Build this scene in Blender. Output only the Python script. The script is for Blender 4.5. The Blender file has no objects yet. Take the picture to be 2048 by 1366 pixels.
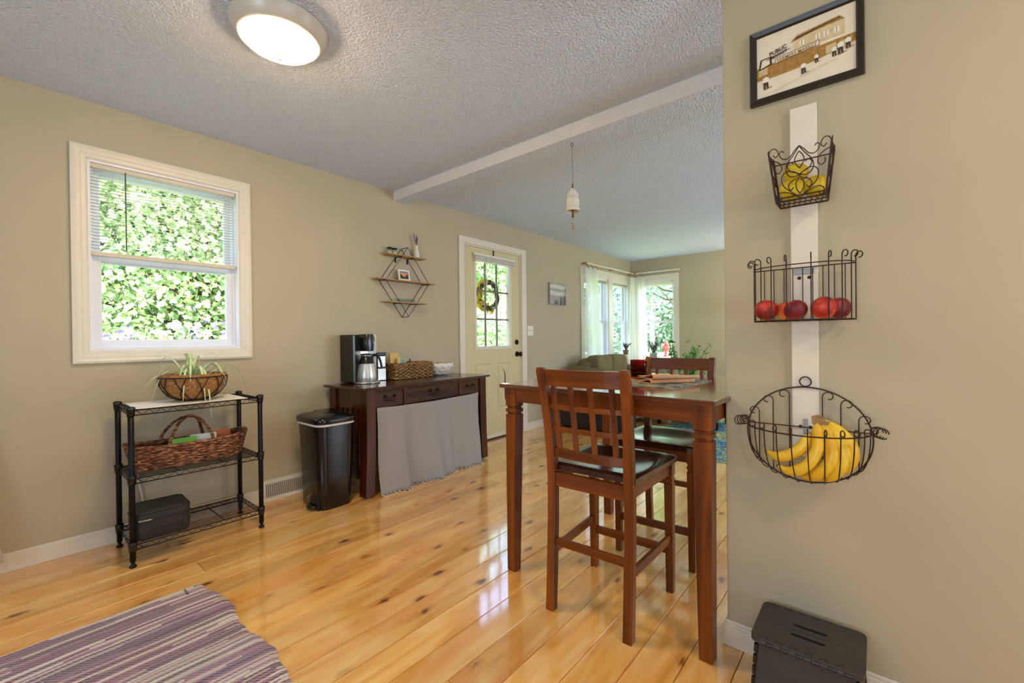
import bpy, math, random
from mathutils import Vector, Matrix
random.seed(7)
PI = math.pi
R = math.radians
SC = bpy.context.scene
COL = SC.collection

# ------------------------------------------------------------------ camera
cam_d = bpy.data.cameras.new('camera')
cam_d.sensor_width = 36.0
cam_d.lens = 872.428 / 2048 * 36.0
cam_d.clip_start = 0.02
cam_d.clip_end = 500
cam = bpy.data.objects.new('camera', cam_d)
COL.objects.link(cam)
_yaw, _pitch, _roll = 0.873677546, -0.00499935752, -0.0118135232
_f = Vector((math.sin(_yaw) * math.cos(_pitch), math.cos(_yaw) * math.cos(_pitch), math.sin(_pitch)))
_r = Vector((math.cos(_yaw), -math.sin(_yaw), 0))
_u = _r.cross(_f)
_r2 = _r * math.cos(_roll) + _u * math.sin(_roll)
_u2 = _u * math.cos(_roll) - _r * math.sin(_roll)
cam.matrix_world = Matrix(((_r2.x, _u2.x, -_f.x, 0), (_r2.y, _u2.y, -_f.y, 0), (_r2.z, _u2.z, -_f.z, 1.08), (0, 0, 0, 1)))
SC.camera = cam

# ------------------------------------------------------------------ world, sun, exposure
world = bpy.data.worlds.new('world')
SC.world = world
world.use_nodes = True
wn = world.node_tree
sky = wn.nodes.new('ShaderNodeTexSky')
try:
    sky.sky_type = 'NISHITA'
    sky.sun_disc = False
    sky.sun_elevation = R(50)
    sky.sun_rotation = R(180)
    sky.air_density = 1.0
    sky.dust_density = 2.0
except Exception:
    pass
wn.links.new(sky.outputs[0], wn.nodes['Background'].inputs[0])
wn.nodes['Background'].inputs[1].default_value = 1.25
sun_d = bpy.data.lights.new('sun', 'SUN')
sun_d.energy = 11.0
sun_d.angle = R(1.0)
sun_d.color = (1.0, 0.95, 0.86)
sun = bpy.data.objects.new('sun', sun_d)
COL.objects.link(sun)
sun.rotation_euler = Vector((0.25, -0.62, 0.85)).to_track_quat('Z', 'Y').to_euler()

LAMP_W = 56.0        # radiance of the ceiling lamp domes
LAMP_COL = (1.0, 0.81, 0.53)


def area(name, loc, rot, sx, sy, power, col):
    d = bpy.data.lights.new(name, 'AREA')
    d.shape = 'RECTANGLE'
    d.size, d.size_y = sx, sy
    d.energy = power
    d.color = col
    o = bpy.data.objects.new(name, d)
    COL.objects.link(o)
    o.location = loc
    o.rotation_euler = rot
    return o


# added cool fill lights out of view; the walls behind them have no openings
area('kitchen_side_fill', (-2.44, 0.4, 1.45), (0, R(-112), 0), 1.2, 1.5, 42, (0.62, 0.80, 1.0))
area('kitchen_rear_fill', (0.2, -2.94, 1.25), (R(124), 0, R(0)), 1.6, 1.9, 36, (0.62, 0.80, 1.0))
area('living_room_fill', (4.4, -2.94, 1.4), (R(108), 0, 0), 2.4, 1.4, 105, (0.70, 0.84, 1.0))

SC.view_settings.view_transform = 'Standard'
SC.view_settings.look = 'None'
SC.view_settings.exposure = 0.79
SC.view_settings.gamma = 1.0
SC.view_settings.use_curve_mapping = False
SC.cycles.use_denoising = True
SC.cycles.max_bounces = 9
SC.cycles.diffuse_bounces = 5
SC.cycles.glossy_bounces = 4
SC.cycles.transmission_bounces = 6
SC.cycles.transparent_max_bounces = 16
SC.cycles.sample_clamp_indirect = 6
SC.cycles.caustics_reflective = False
SC.cycles.caustics_refractive = False


# ------------------------------------------------------------------ materials
def srgb(*c):
    return tuple(((x / 255) / 12.92 if x / 255 <= 0.04045 else ((x / 255 + 0.055) / 1.055) ** 2.4) for x in c)


MATS = {}


def N(nt, t, **kw):
    n = nt.nodes.new(t)
    for k, v in kw.items():
        setattr(n, k, v)
    return n


def new_mat(name):
    m = bpy.data.materials.new(name)
    m.use_nodes = True
    nt = m.node_tree
    b = nt.nodes['Principled BSDF']
    MATS[name] = m
    return m, nt, b


def coords(nt, scale=(1, 1, 1), kind='Object', rnd=False):
    tc = N(nt, 'ShaderNodeTexCoord')
    mp = N(nt, 'ShaderNodeMapping')
    mp.inputs['Scale'].default_value = scale
    nt.links.new(tc.outputs[kind], mp.inputs[0])
    if rnd:
        oi = N(nt, 'ShaderNodeObjectInfo')
        mm = N(nt, 'ShaderNodeVectorMath', operation='SCALE')
        cb = N(nt, 'ShaderNodeCombineXYZ')
        for i in range(3):
            nt.links.new(oi.outputs['Random'], cb.inputs[i])
        nt.links.new(cb.outputs[0], mm.inputs[0])
        mm.inputs['Scale'].default_value = 57.0
        ad = N(nt, 'ShaderNodeVectorMath', operation='ADD')
        nt.links.new(mp.outputs[0], ad.inputs[0])
        nt.links.new(mm.outputs[0], ad.inputs[1])
        return ad.outputs[0]
    return mp.outputs[0]


def ramp(nt, fac, stops, interp='LINEAR'):
    r = N(nt, 'ShaderNodeValToRGB')
    r.color_ramp.interpolation = interp
    e = r.color_ramp.elements
    while len(e) < len(stops):
        e.new(0.5)
    for i, (p, c) in enumerate(stops):
        e[i].position = p
        e[i].color = (*c[:3], 1)
    nt.links.new(fac, r.inputs[0])
    return r.outputs[0]


def bump(nt, b, height, strength=0.2, dist=0.01):
    bp = N(nt, 'ShaderNodeBump')
    bp.inputs['Strength'].default_value = strength
    bp.inputs['Distance'].default_value = dist
    nt.links.new(height, bp.inputs['Height'])
    nt.links.new(bp.outputs[0], b.inputs['Normal'])


def plain(name, col, rough=0.5, metal=0.0, var=0.08, scale=20, bmp=0.05, bdist=0.002, **kw):
    m, nt, b = new_mat(name)
    v = coords(nt)
    n = N(nt, 'ShaderNodeTexNoise')
    n.inputs['Scale'].default_value = scale
    n.inputs['Detail'].default_value = 4
    nt.links.new(v, n.inputs['Vector'])
    lo = tuple(c * (1 - var) for c in col)
    hi = tuple(min(1, c * (1 + var)) for c in col)
    c = ramp(nt, n.outputs['Fac'], [(0.3, lo), (0.7, hi)])
    nt.links.new(c, b.inputs['Base Color'])
    b.inputs['Roughness'].default_value = rough
    b.inputs['Metallic'].default_value = metal
    for k, x in kw.items():
        b.inputs[k].default_value = x
    if bmp:
        bump(nt, b, n.outputs['Fac'], bmp, bdist)
    return m


def wood(name, c0, c1, axis, rough=0.34, coat=0.18, scale=9):
    m, nt, b = new_mat(name)
    s = [scale * 2.2] * 3
    s[axis] = scale * 0.13
    v = coords(nt, s, rnd=True)
    n = N(nt, 'ShaderNodeTexNoise')
    n.inputs['Scale'].default_value = 1.0
    n.inputs['Detail'].default_value = 6
    n.inputs['Distortion'].default_value = 0.6
    nt.links.new(v, n.inputs['Vector'])
    c = ramp(nt, n.outputs['Fac'], [(0.3, c0), (0.7, c1)])
    nt.links.new(c, b.inputs['Base Color'])
    b.inputs['Roughness'].default_value = rough
    b.inputs['Specular IOR Level'].default_value = 0.35
    b.inputs['Coat Weight'].default_value = coat
    b.inputs['Coat Roughness'].default_value = 0.12
    bump(nt, b, n.outputs['Fac'], 0.06, 0.002)
    return m


def make_plank_mat():
    m, nt, b = new_mat('pine_plank')
    oi = N(nt, 'ShaderNodeObjectInfo')
    v = coords(nt, (1.9, 12, 12), rnd=True)
    n = N(nt, 'ShaderNodeTexNoise')
    n.inputs['Scale'].default_value = 1.0
    n.inputs['Detail'].default_value = 7
    n.inputs['Distortion'].default_value = 1.2
    nt.links.new(v, n.inputs['Vector'])
    grain = ramp(nt, n.outputs['Fac'], [(0.24, srgb(214, 146, 62)), (0.5, srgb(244, 188, 104)), (0.76, srgb(254, 218, 150))])
    # broad warm patches
    v2 = coords(nt, (1.6, 5, 5), rnd=True)
    n2 = N(nt, 'ShaderNodeTexNoise')
    n2.inputs['Scale'].default_value = 1.1
    n2.inputs['Detail'].default_value = 5
    nt.links.new(v2, n2.inputs['Vector'])
    f2 = ramp(nt, n2.outputs['Fac'], [(0.52, (0, 0, 0)), (0.68, (1, 1, 1))])
    mx = N(nt, 'ShaderNodeMixRGB', blend_type='MIX')
    mm = N(nt, 'ShaderNodeMath', operation='MULTIPLY')
    mm.inputs[1].default_value = 0.55
    nt.links.new(f2, mm.inputs[0])
    nt.links.new(mm.outputs[0], mx.inputs[0])
    nt.links.new(grain, mx.inputs[1])
    mx.inputs[2].default_value = (*srgb(226, 138, 48), 1)
    # knots
    v3 = coords(nt, (5.0, 10.0, 1.0), rnd=True)
    vo = N(nt, 'ShaderNodeTexVoronoi')
    vo.inputs['Scale'].default_value = 1.0
    nz = N(nt, 'ShaderNodeTexNoise')
    nz.inputs['Scale'].default_value = 5
    nt.links.new(v3, nz.inputs['Vector'])
    ad = N(nt, 'ShaderNodeMixRGB', blend_type='ADD')
    ad.inputs[0].default_value = 0.22
    nt.links.new(v3, ad.inputs[1])
    nt.links.new(nz.outputs['Color'], ad.inputs[2])
    nt.links.new(ad.outputs[0], vo.inputs['Vector'])
    kf = ramp(nt, vo.outputs['Distance'], [(0.10, (0.95, 0.95, 0.95)), (0.15, (0.55, 0.55, 0.55)), (0.18, (0.22, 0.22, 0.22)), (0.30, (0, 0, 0))])
    gate = ramp(nt, vo.outputs['Color'], [(0.34, (0, 0, 0)), (0.40, (1, 1, 1))])
    km = N(nt, 'ShaderNodeMath', operation='MULTIPLY')
    nt.links.new(kf, km.inputs[0])
    nt.links.new(gate, km.inputs[1])
    mk = N(nt, 'ShaderNodeMixRGB', blend_type='MIX')
    nt.links.new(km.outputs[0], mk.inputs[0])
    nt.links.new(mx.outputs[0], mk.inputs[1])
    mk.inputs[2].default_value = (*srgb(118, 50, 18), 1)
    # plank to plank tone
    tone = ramp(nt, oi.outputs['Random'], [(0.0, (0.80, 0.76, 0.70)), (0.5, (0.96, 0.96, 0.95)), (1.0, (1.06, 1.02, 0.96))])
    mt = N(nt, 'ShaderNodeMixRGB', blend_type='MULTIPLY')
    mt.inputs[0].default_value = 1.0
    nt.links.new(mk.outputs[0], mt.inputs[1])
    nt.links.new(tone, mt.inputs[2])
    nt.links.new(mt.outputs[0], b.inputs['Base Color'])
    rr = ramp(nt, n2.outputs['Fac'], [(0.3, (0.16,) * 3), (0.7, (0.30,) * 3)])
    nt.links.new(rr, b.inputs['Roughness'])
    b.inputs['Coat Weight'].default_value = 0.9
    b.inputs['Coat IOR'].default_value = 2.1
    b.inputs['Coat Roughness'].default_value = 0.07
    v4 = coords(nt, (3, 5, 5), rnd=True)
    n4 = N(nt, 'ShaderNodeTexNoise')
    n4.inputs['Scale'].default_value = 2.0
    nt.links.new(v4, n4.inputs['Vector'])
    bump(nt, b, n4.outputs['Fac'], 0.12, 0.01)
    return m


def make_ceiling_mat():
    m, nt, b = new_mat('popcorn_ceiling')
    v = coords(nt)
    vo = N(nt, 'ShaderNodeTexVoronoi', feature='SMOOTH_F1')
    vo.inputs['Scale'].default_value = 120
    vo.inputs['Smoothness'].default_value = 0.6
    n = N(nt, 'ShaderNodeTexNoise')
    n.inputs['Scale'].default_value = 95
    n.inputs['Detail'].default_value = 4
    nt.links.new(v, vo.inputs['Vector'])
    nt.links.new(v, n.inputs['Vector'])
    sb = N(nt, 'ShaderNodeMath', operation='SUBTRACT')
    nt.links.new(n.outputs['Fac'], sb.inputs[0])
    nt.links.new(vo.outputs['Distance'], sb.inputs[1])
    c = ramp(nt, n.outputs['Fac'], [(0.3, srgb(206, 219, 242)), (0.7, srgb(222, 235, 255))])
    nt.links.new(c, b.inputs['Base Color'])
    b.inputs['Roughness'].default_value = 0.95
    bump(nt, b, sb.outputs[0], 0.7, 0.010)
    return m


def make_rug_mat():
    m, nt, b = new_mat('rag_rug')
    tc = N(nt, 'ShaderNodeTexCoord')
    nw = N(nt, 'ShaderNodeTexNoise')
    nw.inputs['Scale'].default_value = 2.2
    nt.links.new(tc.outputs['Object'], nw.inputs['Vector'])
    sx = N(nt, 'ShaderNodeSeparateXYZ')
    nt.links.new(tc.outputs['Object'], sx.inputs[0])
    ya = N(nt, 'ShaderNodeMath', operation='MULTIPLY_ADD')
    nt.links.new(nw.outputs['Fac'], ya.inputs[0])
    ya.inputs[1].default_value = 0.05
    nt.links.new(sx.outputs['Y'], ya.inputs[2])
    ym = N(nt, 'ShaderNodeMath', operation='MULTIPLY')
    nt.links.new(ya.outputs[0], ym.inputs[0])
    ym.inputs[1].default_value = 112.0
    yf = N(nt, 'ShaderNodeMath', operation='FLOOR')
    nt.links.new(ym.outputs[0], yf.inputs[0])
    w1 = N(nt, 'ShaderNodeTexWhiteNoise', noise_dimensions='1D')
    nt.links.new(yf.outputs[0], w1.inputs['W'])
    xa = N(nt, 'ShaderNodeMath', operation='MULTIPLY_ADD')
    nt.links.new(sx.outputs['X'], xa.inputs[0])
    xa.inputs[1].default_value = 2.3
    xm = N(nt, 'ShaderNodeMath', operation='MULTIPLY')
    nt.links.new(w1.outputs['Value'], xm.inputs[0])
    xm.inputs[1].default_value = 9
    nt.links.new(xm.outputs[0], xa.inputs[2])
    xf = N(nt, 'ShaderNodeMath', operation='FLOOR')
    nt.links.new(xa.outputs[0], xf.inputs[0])
    cb = N(nt, 'ShaderNodeCombineXYZ')
    nt.links.new(xf.outputs[0], cb.inputs[0])
    nt.links.new(yf.outputs[0], cb.inputs[1])
    w2 = N(nt, 'ShaderNodeTexWhiteNoise', noise_dimensions='2D')
    nt.links.new(cb.outputs[0], w2.inputs['Vector'])
    pal = [(126, 86, 110), (232, 222, 212), (158, 110, 146), (236, 226, 216), (176, 160, 176), (196, 178, 165), (104, 74, 92), (164, 116, 158), (240, 232, 226),
           (110, 108, 128), (172, 130, 132), (214, 203, 190), (84, 68, 92), (158, 112, 148), (206, 196, 190), (134, 120, 128)]
    c = ramp(nt, w2.outputs['Value'], [(i / len(pal), srgb(*p)) for i, p in enumerate(pal)], 'CONSTANT')
    # weave flecks
    wv = N(nt, 'ShaderNodeTexWave', wave_type='BANDS', bands_direction='DIAGONAL')
    wv.inputs['Scale'].default_value = 42
    wv.inputs['Distortion'].default_value = 0.5
    nt.links.new(tc.outputs['Object'], wv.inputs['Vector'])
    mx = N(nt, 'ShaderNodeMixRGB', blend_type='MIX')
    mxf = N(nt, 'ShaderNodeMath', operation='MULTIPLY')
    mxf.inputs[1].default_value = 0.36
    nt.links.new(wv.outputs['Fac'], mxf.inputs[0])
    nt.links.new(mxf.outputs[0], mx.inputs[0])
    nt.links.new(c, mx.inputs[1])
    mx.inputs[2].default_value = (*srgb(226, 214, 216), 1)
    nt.links.new(mx.outputs[0], b.inputs['Base Color'])
    b.inputs['Roughness'].default_value = 0.95
    fr = N(nt, 'ShaderNodeMath', operation='FRACT')
    nt.links.new(ym.outputs[0], fr.inputs[0])
    pp = N(nt, 'ShaderNodeMath', operation='PINGPONG')
    pp.inputs[1].default_value = 0.5
    nt.links.new(fr.outputs[0], pp.inputs[0])
    ad = N(nt, 'ShaderNodeMath', operation='MULTIPLY_ADD')
    nt.links.new(wv.outputs['Fac'], ad.inputs[0])
    ad.inputs[1].default_value = 0.3
    nt.links.new(pp.outputs[0], ad.inputs[2])
    bump(nt, b, ad.outputs[0], 0.9, 0.006)
    return m


def make_living_rug_mat():
    m, nt, b = new_mat('woven_blue_rug')
    v = coords(nt, (2.4, 1.5, 1))
    n = N(nt, 'ShaderNodeTexNoise')
    n.inputs['Scale'].default_value = 1.2
    n.inputs['Detail'].default_value = 2
    br = N(nt, 'ShaderNodeTexBrick')
    br.inputs['Scale'].default_value = 9
    br.inputs['Color1'].default_value = (1, 1, 1, 1)
    br.inputs['Color2'].default_value = (0, 0, 0, 1)
    br.inputs['Mortar'].default_value = (0.5, 0.5, 0.5, 1)
    nt.links.new(v, n.inputs['Vector'])
    nt.links.new(v, br.inputs['Vector'])
    ad = N(nt, 'ShaderNodeMixRGB', blend_type='MIX')
    ad.inputs[0].default_value = 0.25
    nt.links.new(n.outputs['Fac'], ad.inputs[1])
    nt.links.new(br.outputs[0], ad.inputs[2])
    c = ramp(nt, ad.outputs[0], [(0.0, srgb(38, 92, 130)), (0.42, srgb(60, 130, 160)), (0.48, srgb(150, 175, 160)),
                                 (0.53, srgb(52, 110, 120)), (0.60, srgb(196, 188, 90)), (0.70, srgb(70, 140, 175))], 'CONSTANT')
    nt.links.new(c, b.inputs['Base Color'])
    b.inputs['Roughness'].default_value = 0.9
    bump(nt, b, br.outputs['Fac'], 0.3, 0.004)
    return m


def make_leaf_mat(name, dark, light, extra=None, transl=0.25):
    m, nt, b = new_mat(name)
    g = N(nt, 'ShaderNodeNewGeometry')
    stops = [(0.0, dark), (0.75, light)]
    if extra:
        stops.append((0.97, extra))
    c = ramp(nt, g.outputs['Random Per Island'], stops)
    nt.links.new(c, b.inputs['Base Color'])
    b.inputs['Roughness'].default_value = 0.55
    tr = N(nt, 'ShaderNodeBsdfTranslucent')
    nt.links.new(c, tr.inputs[0])
    mx = N(nt, 'ShaderNodeMixShader')
    mx.inputs[0].default_value = transl
    nt.links.new(b.outputs[0], mx.inputs[1])
    nt.links.new(tr.outputs[0], mx.inputs[2])
    nt.links.new(mx.outputs[0], nt.nodes['Material Output'].inputs[0])
    return m


def make_glass(name, tint=(1, 1, 1), refl=0.08):
    m, nt, b = new_mat(name)
    nt.nodes.remove(b)
    t = N(nt, 'ShaderNodeBsdfTransparent')
    t.inputs[0].default_value = (*tint, 1)
    g = N(nt, 'ShaderNodeBsdfGlossy')
    g.inputs['Roughness'].default_value = 0.02
    f = N(nt, 'ShaderNodeFresnel')
    f.inputs['IOR'].default_value = 1.42
    nz = N(nt, 'ShaderNodeTexNoise')
    nz.inputs['Scale'].default_value = 1.5
    mu = N(nt, 'ShaderNodeMath', operation='MULTIPLY')
    ge = N(nt, 'ShaderNodeNewGeometry')
    inv = N(nt, 'ShaderNodeMath', operation='SUBTRACT')
    inv.inputs[0].default_value = 1.0
    nt.links.new(ge.outputs['Backfacing'], inv.inputs[1])
    nt.links.new(f.outputs[0], mu.inputs[0])
    nt.links.new(inv.outputs[0], mu.inputs[1])
    mx = N(nt, 'ShaderNodeMixShader')
    nt.links.new(mu.outputs[0], mx.inputs[0])
    nt.links.new(t.outputs[0], mx.inputs[1])
    nt.links.new(g.outputs[0], mx.inputs[2])
    nt.links.new(mx.outputs[0], nt.nodes['Material Output'].inputs[0])
    return m


def make_curtain():
    m, nt, b = new_mat('sheer_curtain')
    b.inputs['Base Color'].default_value = (0.85, 0.85, 0.82, 1)
    b.inputs['Roughness'].default_value = 0.9
    tr = N(nt, 'ShaderNodeBsdfTranslucent')
    tr.inputs[0].default_value = (0.9, 0.9, 0.86, 1)
    tp = N(nt, 'ShaderNodeBsdfTransparent')
    v = coords(nt, (400, 400, 400))
    n = N(nt, 'ShaderNodeTexNoise')
    nt.links.new(v, n.inputs['Vector'])
    mx = N(nt, 'ShaderNodeMixShader')
    mx.inputs[0].default_value = 0.5
    nt.links.new(b.outputs[0], mx.inputs[1])
    nt.links.new(tr.outputs[0], mx.inputs[2])
    m2 = N(nt, 'ShaderNodeMixShader')
    fr = ramp(nt, n.outputs['Fac'], [(0.3, (0.08,) * 3), (0.7, (0.26,) * 3)])
    nt.links.new(fr, m2.inputs[0])
    nt.links.new(mx.outputs[0], m2.inputs[1])
    nt.links.new(tp.outputs[0], m2.inputs[2])
    nt.links.new(m2.outputs[0], nt.nodes['Material Output'].inputs[0])
    return m


def make_attr_mat(name, rough=0.5, transl=0.2):
    m, nt, b = new_mat(name)
    a = N(nt, 'ShaderNodeAttribute')
    a.attribute_name = 'Col'
    nt.links.new(a.outputs['Color'], b.inputs['Base Color'])
    b.inputs['Roughness'].default_value = rough
    tr = N(nt, 'ShaderNodeBsdfTranslucent')
    nt.links.new(a.outputs['Color'], tr.inputs[0])
    mx = N(nt, 'ShaderNodeMixShader')
    mx.inputs[0].default_value = transl
    nt.links.new(b.outputs[0], mx.inputs[1])
    nt.links.new(tr.outputs[0], mx.inputs[2])
    nt.links.new(mx.outputs[0], nt.nodes['Material Output'].inputs[0])
    return m


def make_emit(name, col, strength, col2=None):
    m, nt, b = new_mat(name)
    nt.nodes.remove(b)
    e = N(nt, 'ShaderNodeEmission')
    v = coords(nt, (1, 1, 1))
    wv = N(nt, 'ShaderNodeTexNoise')
    wv.inputs['Scale'].default_value = 9
    nt.links.new(v, wv.inputs['Vector'])
    c = ramp(nt, wv.outputs['Fac'], [(0.35, col2 or col), (0.65, col)])
    nt.links.new(c, e.inputs[0])
    e.inputs[1].default_value = strength
    nt.links.new(e.outputs[0], nt.nodes['Material Output'].inputs[0])
    return m


def fruit_mat(name, c0, c1, c2, scale=7, rough=0.5):
    m, nt, b = new_mat(name)
    v = coords(nt, (scale * 3,) * 3, rnd=True)
    n = N(nt, 'ShaderNodeTexNoise')
    n.inputs['Scale'].default_value = 1.0
    n.inputs['Detail'].default_value = 5
    nt.links.new(v, n.inputs['Vector'])
    c = ramp(nt, n.outputs['Fac'], [(0.32, c0), (0.52, c1), (0.7, c2)])
    nt.links.new(c, b.inputs['Base Color'])
    b.inputs['Roughness'].default_value = rough
    b.inputs['Subsurface Weight'].default_value = 0.05
    return m


def weave_mat(name, c0, c1, c2, s=120):
    m, nt, b = new_mat(name)
    v = coords(nt, (s * 0.7, s * 0.7, s * 2.6))
    n = N(nt, 'ShaderNodeTexNoise')
    n.inputs['Scale'].default_value = 0.6
    n.inputs['Detail'].default_value = 4
    nt.links.new(v, n.inputs['Vector'])
    c = ramp(nt, n.outputs['Fac'], [(0.35, c0), (0.5, c1), (0.66, c2)])
    nt.links.new(c, b.inputs['Base Color'])
    b.inputs['Roughness'].default_value = 0.65
    bump(nt, b, n.outputs['Fac'], 0.4, 0.003)
    return m


plain('wall_paint', srgb(184, 174, 146), 0.75, var=0.025, scale=3, bmp=0.10, bdist=0.004)
plain('trim_paint', srgb(226, 219, 201), 0.4, var=0.02)
plain('vinyl_white', srgb(232, 234, 240), 0.35, var=0.02)
plain('beam_paint', srgb(226, 226, 228), 0.6, var=0.02)
plain('door_paint', srgb(212, 201, 160), 0.45, var=0.02)
plain('blind_white', srgb(232, 229, 220), 0.5, var=0.02)
plain('blind_rail', srgb(214, 202, 182), 0.5, var=0.02)
plain('brown_muntin', srgb(120, 112, 100), 0.5)
plain('black_metal', srgb(24, 22, 26), 0.42, 0.6, var=0.1)
plain('black_plastic', srgb(11, 10, 8), 0.24, var=0.1, bmp=0.02)
plain('black_plastic_matte', srgb(56, 52, 50), 0.5, var=0.16, scale=12, bmp=0.12)
plain('lid_plastic', srgb(14, 14, 17), 0.13, var=0.05, bmp=0)
plain('bronze_metal', srgb(46, 38, 34), 0.4, 0.8)
plain('brown_wire', srgb(62, 46, 40), 0.42, 0.7)
plain('steel', srgb(200, 198, 194), 0.36, 1.0, var=0.04, scale=60, bmp=0.03)
plain('galvanised', srgb(158, 156, 150), 0.55, 0.7)
plain('white_paint_board', srgb(226, 219, 202), 0.7, var=0.05, scale=14, bmp=0.25, bdist=0.003)
plain('frame_black', srgb(40, 33, 24), 0.34, var=0.12, bmp=0.03)
plain('paper_white', srgb(236, 232, 220), 0.6, var=0.01, bmp=0)
plain('plastic_white', srgb(226, 222, 210), 0.35, var=0.02)
plain('ceramic_white', srgb(232, 228, 214), 0.25, var=0.03, bmp=0.02)
plain('ceramic_brown', srgb(120, 92, 60), 0.5, var=0.2)
plain('bamboo', srgb(176, 136, 84), 0.5, var=0.12, scale=30)
plain('shelf_board', srgb(172, 130, 78), 0.45, var=0.12, scale=30)
plain('olive_fabric', srgb(122, 112, 76), 0.95, var=0.16, scale=9, bmp=0.3, bdist=0.004)
plain('cream_fabric', srgb(178, 170, 146), 0.95, var=0.10, scale=9, bmp=0.3, bdist=0.004)
plain('grey_linen', srgb(152, 150, 147), 0.95, var=0.05, scale=160, bmp=0.35, bdist=0.002)
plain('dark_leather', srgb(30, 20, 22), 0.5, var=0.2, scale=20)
plain('black_nylon', srgb(42, 40, 40), 0.7, var=0.2, scale=90, bmp=0.3)
plain('nylon_trim', srgb(22, 21, 22), 0.55, var=0.1)
plain('coir', srgb(158, 112, 64), 0.98, var=0.4, scale=70, bmp=1.0, bdist=0.01)
plain('soil', srgb(48, 34, 24), 1.0, var=0.4, scale=60, bmp=0.8, bdist=0.01)
plain('peach_cloth', srgb(236, 178, 128), 0.9, var=0.06, scale=90, bmp=0.25)
plain('kraft_paper', srgb(206, 172, 104), 0.6, var=0.06, scale=12, bmp=0.2)
plain('glaze_grey', srgb(168, 176, 170), 0.15, var=0.1)
plain('wax_cream', srgb(226, 214, 156), 0.5, var=0.05)
plain('rope', srgb(120, 108, 92), 0.9, var=0.2)
plain('rope_white', srgb(224, 216, 200), 0.9, var=0.1)
plain('gold_wood', srgb(196, 150, 70), 0.5, var=0.1)
plain('lavender', srgb(112, 92, 150), 0.8, var=0.3, scale=80)
plain('stem_green', srgb(86, 110, 56), 0.7, var=0.2)
plain('banana_stem', srgb(150, 118, 74), 0.7, var=0.25, scale=40)
plain('orange_card', srgb(206, 112, 60), 0.6)
plain('green_card', srgb(120, 190, 70), 0.6)
plain('teal_label', srgb(84, 160, 178), 0.6, var=0.25, scale=60)
plain('lamp_base', srgb(206, 202, 188), 0.3, var=0.03)
plain('bark', srgb(88, 74, 60), 0.95, var=0.4, scale=9, bmp=0.9, bdist=0.03)
plain('birch_bark', srgb(206, 200, 192), 0.8, var=0.35, scale=5, bmp=0.5, bdist=0.02)
plain('grass_lawn', srgb(134, 156, 96), 0.95, var=0.25, scale=3, bmp=0.5, bdist=0.03)
plain('concrete', srgb(205, 200, 190), 0.9, var=0.06, scale=6)
plain('siding', srgb(232, 232, 232), 0.7, var=0.03)
plain('red_trim', srgb(176, 62, 50), 0.6)
plain('roof_shingle', srgb(120, 120, 124), 0.9, var=0.2, scale=30)
plain('blue_glass', srgb(70, 84, 150), 0.15)
plain('hydrant_red', srgb(206, 44, 48), 0.4)
plain('twig', srgb(70, 56, 52), 0.9, var=0.4, scale=60, bmp=0.8)
plain('outdoor_siding', srgb(214, 208, 196), 0.8)
plain('sub_floor', srgb(52, 36, 22), 0.9)
plain('cord_white', srgb(214, 210, 202), 0.5)
plain('louvre_grey', srgb(120, 112, 98), 0.5)  # darker grey-brown for the register louvres
plain('grey_dark', srgb(70, 74, 78), 0.4)
plain('sepia_light', srgb(206, 186, 140), 0.6, var=0.08, scale=60, bmp=0)
plain('sepia_mid', srgb(164, 124, 56), 0.6, var=0.3, scale=90, bmp=0)
plain('sepia_dark', srgb(70, 48, 24), 0.6, var=0.2, scale=90, bmp=0)
plain('print_cream', srgb(232, 222, 198), 0.5, var=0.04, scale=20, bmp=0)
plain('print_tone', srgb(214, 196, 152), 0.5, var=0.12, scale=70, bmp=0)
plain('sky_orange', srgb(226, 150, 96), 0.5, var=0.2, scale=30, bmp=0)
plain('sky_blue', srgb(120, 130, 160), 0.5, var=0.2, scale=30, bmp=0)
plain('print_grey', srgb(160, 158, 154), 0.5, var=0.14, scale=12, bmp=0)
plain('print_dark', srgb(74, 74, 78), 0.5, var=0.2, scale=60, bmp=0)
plain('print_light', srgb(204, 200, 192), 0.5, var=0.06, scale=12, bmp=0)
W0, W1 = srgb(70, 27, 3), srgb(142, 72, 12)
wood('brown_wood_x', W0, W1, 0)
wood('brown_wood_y', W0, W1, 1)
wood('brown_wood_z', W0, W1, 2)
wood('table_top_wood', srgb(74, 34, 20), srgb(124, 68, 40), 1, rough=0.14, coat=0.9)
wood('seat_wood', srgb(40, 15, 10), srgb(74, 30, 18), 0, rough=0.2, coat=0.7)
D0, D1 = srgb(36, 12, 3), srgb(84, 34, 10)
wood('desk_wood_x', D0, D1, 0, rough=0.25, coat=0.5)
wood('desk_wood_z', D0, D1, 2, rough=0.3)
make_plank_mat()
make_ceiling_mat()
make_rug_mat()
make_living_rug_mat()
make_leaf_mat('maple_leaf', srgb(70, 112, 60), srgb(186, 208, 150), srgb(214, 224, 160))
make_leaf_mat('deep_leaf', srgb(64, 104, 72), srgb(168, 194, 158))
make_leaf_mat('blue_leaf', srgb(84, 122, 118), srgb(186, 206, 200))
make_leaf_mat('hedge_leaf', srgb(66, 112, 60), srgb(176, 204, 146))
make_leaf_mat('purple_flower', srgb(120, 104, 168), srgb(170, 158, 206))
make_leaf_mat('yellow_leaf', srgb(196, 160, 40), srgb(232, 204, 70), srgb(120, 150, 50))
make_leaf_mat('lavender_leaf', srgb(60, 66, 70), srgb(118, 108, 150))
make_leaf_mat('ficus_leaf', srgb(60, 120, 50), srgb(120, 176, 84))
make_attr_mat('striped_leaf')
make_glass('window_glass')
make_glass('amber_glass', (0.62, 0.16, 0.06))
make_glass('clear_glass', (0.86, 0.92, 0.92))
make_curtain()
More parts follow.
